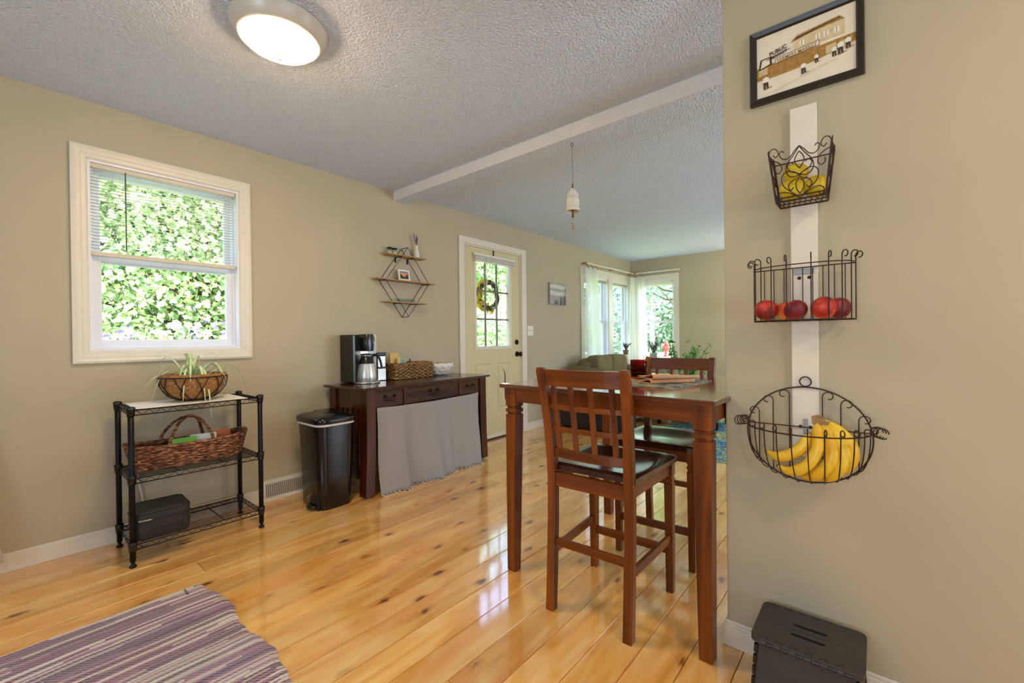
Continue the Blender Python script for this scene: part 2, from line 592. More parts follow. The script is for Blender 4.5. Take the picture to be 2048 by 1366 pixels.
make_emit('lamp_dome', LAMP_COL, LAMP_W, (1.0, 0.66, 0.30))
make_emit('shade_glow', (1.0, 0.86, 0.66), 11.0)
fruit_mat('peach_red', srgb(120, 20, 24), srgb(196, 52, 34), srgb(232, 130, 50))
fruit_mat('peach_dark', srgb(84, 14, 26), srgb(130, 24, 34), srgb(160, 50, 44))
fruit_mat('peach_gold', srgb(180, 40, 30), srgb(226, 90, 40), srgb(240, 176, 60))
fruit_mat('mango_yellow', srgb(196, 160, 20), srgb(226, 196, 34), srgb(234, 208, 60), 3)
fruit_mat('banana_yellow', srgb(222, 168, 30), srgb(240, 196, 44), srgb(244, 208, 70), 3, 0.4)
weave_mat('dark_wicker', srgb(44, 22, 14), srgb(112, 62, 34), srgb(190, 136, 88), 90)
weave_mat('brown_wicker', srgb(64, 42, 20), srgb(140, 100, 56), srgb(196, 152, 96), 90)
weave_mat('placemat_weave', srgb(52, 60, 84), srgb(150, 150, 130), srgb(190, 170, 120), 60)


# ------------------------------------------------------------------ mesh builder
class MB:
    def __init__(s):
        s.v, s.f, s.sm, s.c = [], [], [], []

    def add(s, vs, fs, smooth=False):
        o = len(s.v)
        s.v += [tuple(p) for p in vs]
        s.f += [tuple(i + o for i in f) for f in fs]
        s.sm += [smooth] * len(fs)
        return s

    def box(s, x0, x1, y0, y1, z0, z1):
        vs = [(x, y, z) for z in (z0, z1) for y in (y0, y1) for x in (x0, x1)]
        return s.add(vs, [(0, 2, 3, 1), (4, 5, 7, 6), (0, 1, 5, 4), (2, 6, 7, 3), (0, 4, 6, 2), (1, 3, 7, 5)])

    def loft(s, rings, smooth=True, cap=True, closed=False):
        n = len(rings[0])
        vs = [p for r in rings for p in r]
        fs = []
        m = len(rings)
        for i in range(m if closed else m - 1):
            for j in range(n):
                a, b = i * n + j, i * n + (j + 1) % n
                k = ((i + 1) % m) * n
                fs.append((a, b, k + (j + 1) % n, k + j))
        s.add(vs, fs, smooth)
        if cap and not closed:
            s.add(rings[0], [tuple(reversed(range(n)))], False)
            s.add(rings[-1], [tuple(range(n))], False)
        return s

    def tube(s, pts, r, n=6, closed=False, smooth=True):
        pts = [Vector(p) for p in pts]
        m = len(pts)
        rs = r if isinstance(r, (list, tuple)) else [r] * m
        rings = []
        up = None
        for i, p in enumerate(pts):
            if closed:
                t = pts[(i + 1) % m] - pts[i - 1]
            else:
                t = pts[min(i + 1, m - 1)] - pts[max(i - 1, 0)]
            if t.length < 1e-9:
                t = Vector((0, 0, 1))
            t.normalize()
            if up is None:
                up = Vector((0, 0, 1)) if abs(t.z) < 0.9 else Vector((1, 0, 0))
            a = t.cross(up)
            if a.length < 1e-6:
                a = t.cross(Vector((0, 1, 0)))
            a.normalize()
            b = a.cross(t).normalized()
            up = b
            rings.append([tuple(p + (a * math.cos(2 * PI * k / n) + b * math.sin(2 * PI * k / n)) * rs[i]) for k in range(n)])
        return s.loft(rings, smooth, True, closed)

    def bar(s, p, q, r, n=6):
        return s.tube([p, q], r, n)

    def lathe(s, prof, n=24, c=(0, 0, 0), sx=1, sy=1):
        rings = [[(c[0] + r * sx * math.cos(2 * PI * k / n), c[1] + r * sy * math.sin(2 * PI * k / n), c[2] + z) for k in range(n)] for r, z in prof]
        return s.loft(rings, True, True)

    def ell(s, c, rx, ry, rz, nu=12, nv=8, fn=None):
        rings = []
        for j in range(nv + 1):
            ph = -PI / 2 + PI * j / nv
            rr = max(math.cos(ph), 0.02)
            ring = []
            for k in range(nu):
                a = 2 * PI * k / nu
                p = [rr * math.cos(a), rr * math.sin(a), math.sin(ph)]
                if fn:
                    p = fn(p)
                ring.append((c[0] + p[0] * rx, c[1] + p[1] * ry, c[2] + p[2] * rz))
            rings.append(ring)
        return s.loft(rings, True, True)

    def prism(s, poly, a0, a1, axis='z'):
        def mk(u, v, w):
            return {'z': (u, v, w), 'y': (u, w, v), 'x': (w, u, v)}[axis]
        n = len(poly)
        vs = [mk(u, v, a0) for u, v in poly] + [mk(u, v, a1) for u, v in poly]
        fs = [tuple(range(n)), tuple(reversed(range(n, 2 * n)))] + [(i, i + n, (i + 1) % n + n, (i + 1) % n) for i in range(n)]
        return s.add(vs, fs)

    def sheet(s, fn, nu, nv, smooth=True):
        vs = [fn(i / nu, j / nv) for j in range(nv + 1) for i in range(nu + 1)]
        fs = [(j * (nu + 1) + i, j * (nu + 1) + i + 1, (j + 1) * (nu + 1) + i + 1, (j + 1) * (nu + 1) + i) for j in range(nv) for i in range(nu)]
        return s.add(vs, fs, smooth)

    def frame(s, x0, x1, z0, z1, prof):
        """mitred frame in the xz plane; prof = closed list of (inset, y)"""
        loops = [[(x0 + i, y, z0 + i), (x1 - i, y, z0 + i), (x1 - i, y, z1 - i), (x0 + i, y, z1 - i)] for i, y in prof]
        m = len(loops)
        vs = [p for l in loops for p in l]
        fs = []
        for i in range(m):
            k = (i + 1) % m
            for j in range(4):
                fs.append((i * 4 + j, i * 4 + (j + 1) % 4, k * 4 + (j + 1) % 4, k * 4 + j))
        return s.add(vs, fs)

    def xf(s, M):
        s.v = [tuple(M @ Vector(p)) for p in s.v]
        return s

    def build(s, name, mat, parent=None, bevel=0.0, loc=None, rz=0, col=None, solid=0, recalc=True):
        me = bpy.data.meshes.new(name)
        me.from_pydata(s.v, [], s.f)
        me.polygons.foreach_set('use_smooth', s.sm)
        if col:
            a = me.color_attributes.new('Col', 'FLOAT_COLOR', 'POINT')
            for i, c in enumerate(col):
                a.data[i].color = (*c, 1)
        if recalc and len(s.f) < 20000:
            import bmesh
            bm = bmesh.new()
            bm.from_mesh(me)
            bmesh.ops.recalc_face_normals(bm, faces=bm.faces)
            bm.to_mesh(me)
            bm.free()
        me.materials.append(MATS[mat] if isinstance(mat, str) else mat)
        me.update()
        o = bpy.data.objects.new(name, me)
        COL.objects.link(o)
        if parent:
            o.parent = parent
        if loc:
            o.location = loc
        if rz:
            o.rotation_euler = (0, 0, rz)
        if solid:
            md = o.modifiers.new('solid', 'SOLIDIFY')
            md.thickness = solid
        if bevel:
            md = o.modifiers.new('bevel', 'BEVEL')
            md.width = bevel
            md.segments = 2
            md.limit_method = 'ANGLE'
            md.angle_limit = R(40)
        return o


def tag(o, label, cat, group=None, kind=None):
    o['label'] = label
    o['category'] = cat
    if group:
        o['group'] = group
    if kind:
        o['kind'] = kind
    return o


def thing(name, label, cat, loc=(0, 0, 0), rz=0, group=None, kind=None):
    o = bpy.data.objects.new(name, None)
    o.empty_display_size = 0.05
    COL.objects.link(o)
    o.location = loc
    o.rotation_euler = (0, 0, rz)
    return tag(o, label, cat, group, kind)


def dup(root, loc, rz, label):
    r = root.copy()
    COL.objects.link(r)
    r.location = loc
    r.rotation_euler = (0, 0, rz)
    r['label'] = label
    for ch in list(root.children):
        c = ch.copy()
        COL.objects.link(c)
        c.parent = r
        for g in ch.children:
            d = g.copy()
            COL.objects.link(d)
            d.parent = c
    return r


def catmull(pts, n=6, closed=False):
    pts = [Vector(p) for p in pts]
    out = []
    m = len(pts)
    for i in range(m if closed else m - 1):
        if closed:
            p0, p1, p2, p3 = pts[i - 1], pts[i], pts[(i + 1) % m], pts[(i + 2) % m]
        else:
            p0, p1, p2, p3 = pts[max(i - 1, 0)], pts[i], pts[i + 1], pts[min(i + 2, m - 1)]
        for k in range(n):
            t = k / n
            out.append(0.5 * ((2 * p1) + (p2 - p0) * t + (2 * p0 - 5 * p1 + 4 * p2 - p3) * t * t + (3 * p1 - p0 - 3 * p2 + p3) * t ** 3))
    if not closed:
        out.append(pts[-1])
    return out


def rrect(w, d, r, n=4, cx=0, cy=0):
    out = []
    for sx, sy, a0 in ((1, 1, 0), (-1, 1, 90), (-1, -1, 180), (1, -1, 270)):
        for k in range(n + 1):
            a = R(a0 + 90 * k / n)
            out.append((cx + sx * (w / 2 - r) + r * math.cos(a), cy + sy * (d / 2 - r) + r * math.sin(a)))
    return out


def wall_grid(mb, holes, a0, a1, z0, z1, place):
    """boxes round rectangular holes (a0,a1,z0,z1); place(a0,a1,z0,z1) adds a box"""
    xs = sorted({a0, a1, *[h[0] for h in holes], *[h[1] for h in holes]})
    for i in range(len(xs) - 1):
        xa, xb = xs[i], xs[i + 1]
        hs = sorted([h for h in holes if h[0] <= xa + 1e-6 and h[1] >= xb - 1e-6], key=lambda h: h[2])
        z = z0
        for h in hs:
            if h[2] > z + 1e-6:
                place(xa, xb, z, h[2])
            z = h[3]
        if z < z1 - 1e-6:
            place(xa, xb, z, z1)


CEIL = 2.365
WY = 3.19      # inner face of the window wall
FX = 6.95      # inner face of the far wall
PX = 1.654     # kitchen face of the partition
PY = 0.41      # its end
XW, YS = -2.5, -3.0

# ------------------------------------------------------------------ setting
mb = MB()
H1 = (0.335, 1.045, 1.045, 2.06)
HD = (3.06, 3.98, 0.0, 2.06)
H2 = (5.40, 6.14, 0.66, 2.0)
H3 = (6.27, 6.86, 0.66, 2.0)
wall_grid(mb, [H1, HD, H2, H3], XW - 0.14, FX + 0.14, -0.1, CEIL + 0.02, lambda a, b, c, d: mb.box(a, b, WY, WY + 0.14, c, d))
tag(mb.build('wall_back', 'wall_paint'), 'long beige wall with the window, the door and the corner windows', 'wall', kind='structure')
mb = MB()
H4 = (2.46, 3.03, 0.66, 2.0)
wall_grid(mb, [H4], YS - 0.14, WY, -0.1, CEIL + 0.02, lambda a, b, c, d: mb.box(FX, FX + 0.14, a, b, c, d))
tag(mb.build('wall_far', 'wall_paint'), 'pale far wall of the living room with the corner window', 'wall', kind='structure')
tag(MB().box(PX, PX + 0.12, YS, PY, 0.0, CEIL).build('wall_right', 'wall_paint', bevel=0.004), 'beige partition wall close by on the right with baskets and picture', 'wall', kind='structure')
tag(MB().box(XW - 0.14, XW, YS - 0.14, WY, -0.1, CEIL + 0.02).build('wall_left', 'wall_paint'), 'beige kitchen wall outside the frame on the left', 'wall', kind='structure')
tag(MB().box(XW, FX, YS - 0.14, YS, -0.1, CEIL + 0.02).build('wall_front', 'wall_paint'), 'beige wall behind the photographer', 'wall', kind='structure')
# ceiling and roof
tag(MB().box(XW - 0.14, FX + 0.14, YS - 0.14, WY + 0.14, CEIL, CEIL + 0.12).build('ceiling', 'popcorn_ceiling'),
    'grey white popcorn textured ceiling', 'ceiling', kind='structure')
ro = tag(MB().prism([(-3.5, CEIL + 0.13), (3.65, CEIL + 0.13), (0.0, 4.0)], XW - 0.3, FX + 0.3, 'x').build('roof', 'roof_shingle'),
         'low gable roof over the house', 'roof', kind='structure')
bt = thing('ceiling_beam', 'boxed white ceiling beam between kitchen and living room', 'beam', (2.305, 0, CEIL), kind='structure')
MB().box(-0.066, -0.060, YS, WY, -0.081, 0).build('beam_face', 'beam_paint', bt)
MB().box(-0.060, 0.066, YS, WY, -0.081, 0).build('beam_underside', 'popcorn_ceiling', bt)
# floor
fl = thing('floor', 'glossy knotty pine plank floor', 'floor', (0, 0, 0), kind='structure')
MB().box(XW, FX, YS, WY, -0.1, -0.018).build('subfloor', 'sub_floor', fl)
PW = 0.1388
rng = random.Random(3)
plank_mesh = {}
rows = int((WY - YS) / PW) + 2
y0row = 0.635 + PW * math.floor((YS - 0.635) / PW)
for i in range(rows):
    ya, yb = y0row + i * PW, y0row + (i + 1) * PW
    ya2, yb2 = max(ya, YS), min(yb, WY)
    if yb2 - ya2 < 0.02:
        continue
    x = XW
    cut = rng.uniform(1.0, 3.2)
    while x < FX - 0.01:
        xe = min(x + cut, FX)
        if FX - xe < 0.6:
            xe = FX
        w = yb2 - ya2 - 0.0022
        mb = MB()
        h = rng.uniform(-0.0004, 0.0004)
        c = 0.0016
        L = xe - x - 0.0016
        mb.add([(0, 0, -0.018), (L, 0, -0.018), (L, w, -0.018), (0, w, -0.018), (0, 0, -c), (L, 0, -c), (L, w, -c), (0, w, -c),
                (c, c, h), (L - c, c, h), (L - c, w - c, h), (c, w - c, h)],
               [(0, 3, 2, 1), (0, 1, 5, 4), (1, 2, 6, 5), (2, 3, 7, 6), (3, 0, 4, 7), (4, 5, 9, 8), (5, 6, 10, 9), (6, 7, 11, 10), (7, 4, 8, 11), (8, 9, 10, 11)])
        mb.build('plank', 'pine_plank', fl, loc=(x, ya2 + 0.0011, 0), recalc=False)
        x = xe
        cut = rng.uniform(2.2, 3.9)


# baseboards
def baseboard(name, a0, a1, label, place):
    mb = MB()
    place(mb, a0, a1, 0.0, 0.066, 0.013)
    place(mb, a0, a1, 0.066, 0.076, 0.010)
    place(mb, a0, a1, 0.076, 0.088, 0.006)
    tag(mb.build(name, 'trim_paint', bevel=0.002), label, 'baseboard', kind='structure')


bY = lambda mb, a, b, z0, z1, t: mb.box(a, b, WY - t, WY, z0, z1)
baseboard('baseboard_back', XW, 1.15, 'cream baseboard under the kitchen window', bY)
baseboard('baseboard_back', 1.50, 2.99, 'cream baseboard behind the dark console desk', bY)
baseboard('baseboard_back', 4.06, FX, 'cream baseboard from the door to the far corner', bY)
baseboard('baseboard_far', YS, WY - 0.013, 'cream baseboard along the far wall', lambda mb, a, b, z0, z1, t: mb.box(FX - t, FX, a, b, z0, z1))


def bP(mb, a, b, z0, z1, t):
    mb.box(PX - t, PX, a, b + t, z0, z1)
    mb.box(PX, PX + 0.12, b, b + t, z0, z1)
    mb.box(PX + 0.12, PX + 0.12 + t, a, b + t, z0, z1)


baseboard('baseboard_right', YS, PY, 'cream baseboard round the end of the right partition', bP)

# ------------------------------------------------------------------ window 1
CAS = [(0.0, 0.0), (0.0, -0.018), (0.012, -0.022), (0.022, -0.017), (0.036, -0.017), (0.042, -0.013), (0.058, -0.012), (0.064, -0.006), (0.066, 0.0)]


def window(name, rect, casing, loc, rz, label, depth=0.14, midz=None, mull=None, cord=False):
    """local x along the wall, -y into the room, z up; rect = (x0,x1,z0,z1)"""
    t = thing(name, label, 'window', loc, rz, kind='structure')
    x0, x1, z0, z1 = rect
    if casing:
        MB().frame(x0 - casing, x1 + casing, z0 - casing, z1 + casing, [(i * casing / 0.066, y) for i, y in CAS]).build('casing', 'trim_paint', t)
    MB().frame(x0, x1, z0, z1, [(0, 0), (0.011, 0), (0.011, depth), (0, depth)]).build('jamb', 'vinyl_white', t)
    # fixed vinyl frame, upper and lower sash
    f0, f1, g0, g1 = x0 + 0.011, x1 - 0.011, z0 + 0.011, z1 - 0.011
    MB().frame(f0, f1, g0, g1, [(0, 0.05), (0.014, 0.05), (0.014, 0.12), (0, 0.12)]).build('vinyl_frame', 'vinyl_white', t, bevel=0.0015)
    a0, a1, c0, c1 = f0 + 0.014, f1 - 0.014, g0 + 0.014, g1 - 0.014
    mz = midz if midz else (c0 + c1) / 2
    for nm, zz0, zz1, yy in (('upper_sash', mz - 0.02, c1, 0.088), ('lower_sash', c0, mz + 0.02, 0.058)):
        s_ = MB().frame(a0, a1, zz0, zz1, [(0, yy), (0.028, yy), (0.033, yy + 0.006), (0.033, yy + 0.026), (0, yy + 0.026)]).build(nm, 'vinyl_white', t)
        MB().box(a0 + 0.03, a1 - 0.03, yy + 0.012, yy + 0.016, zz0 + 0.03, zz1 - 0.03).build('pane', 'window_glass', s_)
    k = MB().box((a0 + a1) / 2 - 0.025, (a0 + a1) / 2 + 0.025, 0.045, 0.066, mz + 0.018, mz + 0.028)
    k.build('sash_lock', 'vinyl_white', t, bevel=0.002)
    return t


window('window_1', (0.335, 1.045, 1.045, 2.06), 0.066, (0, WY, 0), 0, 'white sash window with raised mini blind over the wire shelf', midz=1.545)
window('window_2', (H2[0], H2[1], H2[2], H2[3]), 0, (0, WY, 0), 0, 'tall white sash window in the long wall half behind the left sheer curtain', midz=1.34)
window('window_3', (H3[0], H3[1], H3[2], H3[3]), 0, (0, WY, 0), 0, 'narrow white sash window in the long wall next to the room corner', midz=1.34)
window('window_4', (-(3.03), -2.46, 0.66, 2.0), 0, (FX, 0, 0), R(-90), 'white sash window in the far wall showing the red hydrant', midz=1.34)
mb = MB()
for xa, xb, za, zb in ((5.31, 5.40, 0.58, 2.10), (5.40, 6.86, 2.0, 2.10), (6.14, 6.27, 0.66, 2.0), (5.40, 6.86, 0.58, 0.66), (6.86, 6.94, 0.58, 2.10)):
    mb.box(xa, xb, WY - 0.016, WY, za, zb)
tag(mb.build('trim_1', 'trim_paint', bevel=0.003), 'white casing round the two windows in the long wall corner', 'window trim', kind='structure')
mb = MB()
for ya, yb, za, zb in ((2.385, 2.46, 0.58, 2.10), (2.46, 3.03, 2.0, 2.10), (2.46, 3.03, 0.58, 0.66), (3.03, 3.11, 0.58, 2.10)):
    mb.box(FX - 0.016, FX, ya, yb, za, zb)
tag(mb.build('trim_2', 'trim_paint', bevel=0.003), 'white casing round the window in the far wall', 'window trim', kind='structure')

# mini blind on window 1
bl = thing('mini_blind', 'white mini blind lowered over the upper half of the kitchen window', 'blind', (0.69, WY + 0.026, 2.06))
MB().box(-0.345, 0.342, -0.014, 0.014, -0.034, -0.011).build('headrail', 'blind_rail', bl, bevel=0.002)
sl = MB()
sl.add([(-0.342, -0.009, -0.0006), (0.34, -0.009, -0.0006), (0.34, 0.0, 0.0008), (-0.342, 0.0, 0.0008), (0.34, 0.009, -0.0006), (-0.342, 0.009, -0.0006)],
       [(0, 1, 2, 3), (3, 2, 4, 5)], True)
s0 = sl.build('slat', 'blind_white', bl, solid=0.0005)
nsl = 25
for i in range(nsl):
    z = -0.050 - 0.0172 * i
    if i == 0:
        s0.location = (0, 0, z)
    else:
        c = s0.copy()
        COL.objects.link(c)
        c.parent = bl
        c.location = (0, 0, z)
MB().box(-0.342, 0.34, -0.013, 0.013, -0.504, -0.482).build('bottom_rail', 'blind_rail', bl, bevel=0.002)
for xx in (-0.25, 0.0, 0.25):
    MB().bar((xx, -0.010, -0.03), (xx, -0.010, -0.49), 0.0007, 4).build('ladder_cord', 'cord_white', bl)
MB().tube([(-0.2, -0.017, -0.03), (-0.2, -0.017, -0.465)], 0.0032, 6).build('tilt_wand', 'grey_dark', bl)

# ------------------------------------------------------------------ door
dr = thing('door_1', 'cream yellow entrance door with nine-pane glass and two lower panels', 'door', (3.52, WY, 0), kind='structure')
W2 = 0.447
mb = MB()
# slab with glass opening
GX0, GX1, GZ0, GZ1 = -0.275, 0.265, 1.0, 1.955
wall_grid(mb, [(GX0, GX1, GZ0, GZ1)], -W2, W2, 0.018, 2.045, lambda a, b, c, d: mb.box(a, b, 0.012, 0.056, c, d))
mb.build('door_slab', 'door_paint', dr)
MB().frame(GX0 - 0.03, GX1 + 0.03, GZ0 - 0.03, GZ1 + 0.03, [(0, 0.014), (0.004, 0.002), (0.03, 0.0), (0.04, 0.012), (0.04, 0.05), (0, 0.05)]).build('glass_surround', 'trim_paint', dr)
for xa, xb in ((-0.30, -0.065), (0.055, 0.28)):
    MB().frame(xa, xb, 0.30, 0.83, [(0, 0.013), (0.006, 0.006), (0.014, 0.010), (0.026, 0.013)]).build('panel_moulding', 'door_paint', dr)
    MB().frame(xa + 0.03, xb - 0.03, 0.33, 0.80, [(0, 0.0125), (0.016, 0.005), (0.09, 0.005), (0.09, 0.02), (0, 0.02)]).build('raised_panel', 'door_paint', dr)
gxs = [GX0, -0.112, 0.07, GX1]
gzs = [GZ0, 1.30, 1.60, GZ1]
for i in range(3):
    for j in range(3):
        MB().box(gxs[i] + 0.008, gxs[i + 1] - 0.008, 0.032, 0.036, gzs[j] + 0.008, gzs[j + 1] - 0.008).build('pane', 'window_glass', dr)
for x in gxs[1:3]:
    MB().box(x - 0.009, x + 0.009, 0.026, 0.042, GZ0, GZ1).build('muntin', 'brown_muntin', dr, bevel=0.002)
for z in gzs[1:3]:
    MB().box(GX0, GX1, 0.024, 0.044, z - 0.009, z + 0.009).build('muntin', 'brown_muntin', dr, bevel=0.002)
kn = MB().lathe([(0.0, 0), (0.031, 0), (0.031, 0.006), (0.014, 0.012), (0.011, 0.028), (0.02, 0.036), (0.028, 0.048), (0.027, 0.062), (0.016, 0.07), (0.0, 0.071)], 20)
kn.xf(Matrix.Rotation(R(90), 4, 'X'))
kn.build('door_knob', 'bronze_metal', dr, loc=(0.39, 0.012, 0.91))
kd = MB().lathe([(0.0, 0), (0.03, 0), (0.03, 0.008), (0.02, 0.014), (0.0, 0.015)], 20)
kd.box(-0.004, 0.004, -0.014, 0.014, 0.014, 0.024)
kd.xf(Matrix.Rotation(R(90), 4, 'X'))
kd.build('deadbolt', 'bronze_metal', dr, loc=(0.385, 0.012, 1.047))
mb = MB()
mb.box(-0.53, -0.46, -0.018, 0.0, 0.0, 2.125).box(0.46, 0.545, -0.018, 0.0, 0.0, 2.125).box(-0.46, 0.46, -0.018, 0.0, 2.06, 2.125)
mb.build('door_casing', 'trim_paint', dr, bevel=0.003)
mb = MB()
mb.box(-0.46, -0.447, 0, 0.14, 0, 2.06).box(0.447, 0.46, 0, 0.14, 0, 2.06).box(-0.447, 0.447, 0, 0.14, 2.047, 2.06)
mb.build('door_jamb', 'trim_paint', dr)
MB().box(-0.447, 0.447, 0.0, 0.13, 0.0, 0.018).build('threshold', 'sub_floor', dr)
MB().box(-0.447, 0.447, 0.0, 0.012, 0.018, 0.058).build('kick_strip', 'trim_paint', dr, bevel=0.002)
MB().box(-0.006, 0.006, 0.004, 0.011, 1.985, 2.045).build('wreath_hook', 'bronze_metal', dr)
db = thing('door_blind', 'white blind pulled up to a stack above the door glass', 'blind', (3.53, WY + 0.002, 1.97))
MB().box(-0.335, 0.325, -0.03, -0.003, -0.014, 0.008).build('headrail', 'blind_white', db, bevel=0.002)
s0 = MB().box(-0.32, 0.315, -0.028, -0.005, -0.0012, 0.0012).build('slat', 'blind_white', db)
for i in range(11):
    c = s0 if i == 0 else s0.copy()
    if i:
        COL.objects.link(c)
        c.parent = db
    c.location = (0, 0, -0.018 - 0.0042 * i)
MB().box(-0.32, 0.315, -0.029, -0.004, -0.078, -0.066).build('bottom_rail', 'blind_white', db, bevel=0.002)
for xx in (-0.09, -0.07, -0.05):
    MB().bar((xx, -0.031, -0.01), (xx, -0.031, -0.30), 0.0009, 4).build('lift_cord', 'cord_white', db)
MB().bar((-0.16, -0.032, -0.01), (-0.16, -0.032, -0.42), 0.003, 6).build('tilt_wand', 'cord_white', db)
# wreath outside
wr = thing('door_wreath', 'dark twig wreath with yellow blooms hanging outside the door glass', 'wreath', (3.63, WY + 0.19, 1.58))
mb = MB()
rw = random.Random(5)
for k in range(16):
    ph, a = rw.uniform(0, 6), rw.uniform(0.6, 1.4)
    off = Vector((rw.uniform(-0.014, 0.014), rw.uniform(-0.014, 0.014), 0))
    pts = []
    for i in range(40):
        t = 2 * PI * i / 40
        rr = 0.148 + 0.012 * math.sin(3 * t * a + ph) + off.x
        pts.append((rr * math.cos(t), off.y + 0.01 * math.cos(4 * t + ph), rr * math.sin(t)))
    mb.tube(pts, 0.0055, 5, closed=True)
mb.build('twig_ring', 'twig', wr)


def leaves_mesh(mb, pts, size, rr, aspect=0.6, up=0.3):
    for p in pts:
        s_ = size * rr.uniform(0.7, 1.3)
        d = Vector((rr.gauss(0, 1), rr.gauss(0, 1), rr.gauss(0, 1))).normalized()
        e = Vector((rr.gauss(0, 1), rr.gauss(0, 1), rr.gauss(up, 1))).normalized()
        side = d.cross(e)
        if side.length < 1e-3:
            continue
        side.normalize()
        p = Vector(p)
        a, b = p - d * s_ * 0.5, p + d * s_ * 0.5
        m = p - d * s_ * 0.05
        dn = side.cross(d) * s_ * 0.10
        mb.add([a, m + side * s_ * aspect * 0.5 - dn, b, m - side * s_ * aspect * 0.5 - dn], [(0, 1, 2), (0, 2, 3)], False)


pts = []
for i in range(120):
    t = rw.uniform(R(100), R(290))
    rr_ = 0.155 + rw.gauss(0, 0.028)
    pts.append((rr_ * math.cos(t), rw.uniform(-0.03, 0.05), rr_ * math.sin(t)))
mb = MB()
leaves_mesh(mb, pts, 0.07, rw, 0.7)
o = mb.build('blooms', 'yellow_leaf', wr, recalc=False)
o['kind'] = 'stuff'

# light switch, floor vent, cord, outlet plug
t = thing('light_switch', 'cream double toggle switch plate right of the door', 'light switch', (4.149, WY, 1.18))
MB().box(-0.058, 0.058, -0.006, 0, -0.058, 0.058).build('plate', 'plastic_white', t, bevel=0.002)
for xx in (-0.025, 0.025):
    MB().box(xx - 0.005, xx + 0.005, -0.018, -0.006, -0.004, 0.012).build('toggle', 'plastic_white', t, bevel=0.001)
t = thing('floor_register', 'cream metal floor register set in the baseboard beside the trash can', 'vent', (1.325, WY, 0))
mb = MB()
mb.prism([(0, 0.0), (-0.035, 0.0), (-0.035, 0.012), (-0.026, 0.02), (-0.012, 0.125), (-0.012, 0.14), (0, 0.14)], -0.17, 0.17, 'x')
mb.build('register_body', 'trim_paint', t, bevel=0.002)
mb = MB()
for k in range(22):
    xx = -0.145 + 0.0132 * k
    mb.add([(xx, -0.0262, 0.03), (xx + 0.0055, -0.0262, 0.03), (xx + 0.0055, -0.0145, 0.115), (xx, -0.0145, 0.115)], [(0, 1, 2, 3)])
    mb.add([(xx + 0.0055, -0.0285, 0.03), (xx + 0.0075, -0.0285, 0.03), (xx + 0.0075, -0.0170, 0.115), (xx + 0.0055, -0.0170, 0.115)], [(0, 1, 2, 3)])
o = mb.build('louvres', 'louvre_grey', t, recalc=False)
t = thing('wall_cord', 'white cord with plug hanging down the wall behind the wire shelf', 'cord', (0.53, WY, 0.36))
MB().tube(catmull([(-0.005, -0.012, 0.03), (-0.012, -0.012, -0.03), (0.0, -0.012, -0.1), (0.012, -0.014, -0.19), (0.03, -0.02, -0.30)], 6), 0.006, 6).build('cable', 'cord_white', t)
MB().box(-0.035, 0.035, -0.02, 0, 0.01, 0.09).build('plug_box', 'plastic_white', t, bevel=0.003)
# white fringed cloth at the left edge
t = thing('white_towel', 'white fringed cloth corner at the far left edge of the picture', 'towel', (-0.112, 3.06, 0.09))
MB().sheet(lambda u, v: (-0.3 + 0.44 * u - 0.22 * v, 0.015 * math.sin(u * 14), v * 1.15 - 0.01 * (1 - v) * math.sin(u * 9)), 30, 8).build('towel_body', 'paper_white', t, solid=0.003)
mb = MB()
for k in range(36):
    xx = -0.3 + 0.44 * k / 35
    mb.bar((xx, 0.0, 0.0), (xx + 0.002, 0.002, -0.035), 0.0015, 4)
mb.build('fringe', 'rope_white', t)
MB().bar((-0.56, 0.0, 1.15), (-0.05, 0.0, 1.15), 0.008, 10).build('towel_rail', 'black_metal', t)
for xx in (-0.55, -0.06):
    MB().bar((xx, 0.0, 1.15), (xx, 0.13, 1.15), 0.008, 8).build('rail_bracket', 'black_metal', t)

# ------------------------------------------------------------------ ceiling lamps
lp = thing('ceiling_lamp', 'lit white-rimmed flush ceiling lamp with a glass dome and finial', 'lamp', (0.77, 1.86, CEIL), group='flush ceiling lamps')
mb = MB().lathe([(0.0, 0.0), (0.176, 0.0), (0.180, -0.006), (0.178, -0.016), (0.172, -0.020), (0.171, -0.034), (0.164, -0.040), (0.160, -0.052), (0.148, -0.060), (0.140, -0.060), (0.140, -0.02), (0.0, -0.02)], 48)
mb.build('lamp_base', 'lamp_base', lp)
prof = [(0.139, -0.052)] + [(0.139 * math.cos(a), -0.056 - 0.050 * math.sin(a)) for a in [R(x) for x in range(0, 90, 9)]] + [(0.004, -0.106)]
prof = list(dict.fromkeys(prof))
n = 96
rings = [[(r * (1 + (0.008 if k % 2 else 0)) * math.cos(2 * PI * k / n), r * (1 + (0.008 if k % 2 else 0)) * math.sin(2 * PI * k / n), z) for k in range(n)] for r, z in prof]
MB().loft(rings).build('glass_dome', 'lamp_dome', lp)
MB().lathe([(0.0, -0.103), (0.016, -0.106), (0.018, -0.111), (0.012, -0.116), (0.005, -0.120), (0.005, -0.126), (0.008, -0.130), (0.006, -0.136), (0.0, -0.138)], 16).build('finial', 'lamp_base', lp)
dup(lp, (0.65, -1.05, CEIL), 0, 'second flush ceiling lamp behind the photographer')
dup(lp, (4.6, -1.3, CEIL), 0, 'added flush ceiling lamp out of view behind the partition, lighting the living room')  # extra copy put out of view to brighten the living room

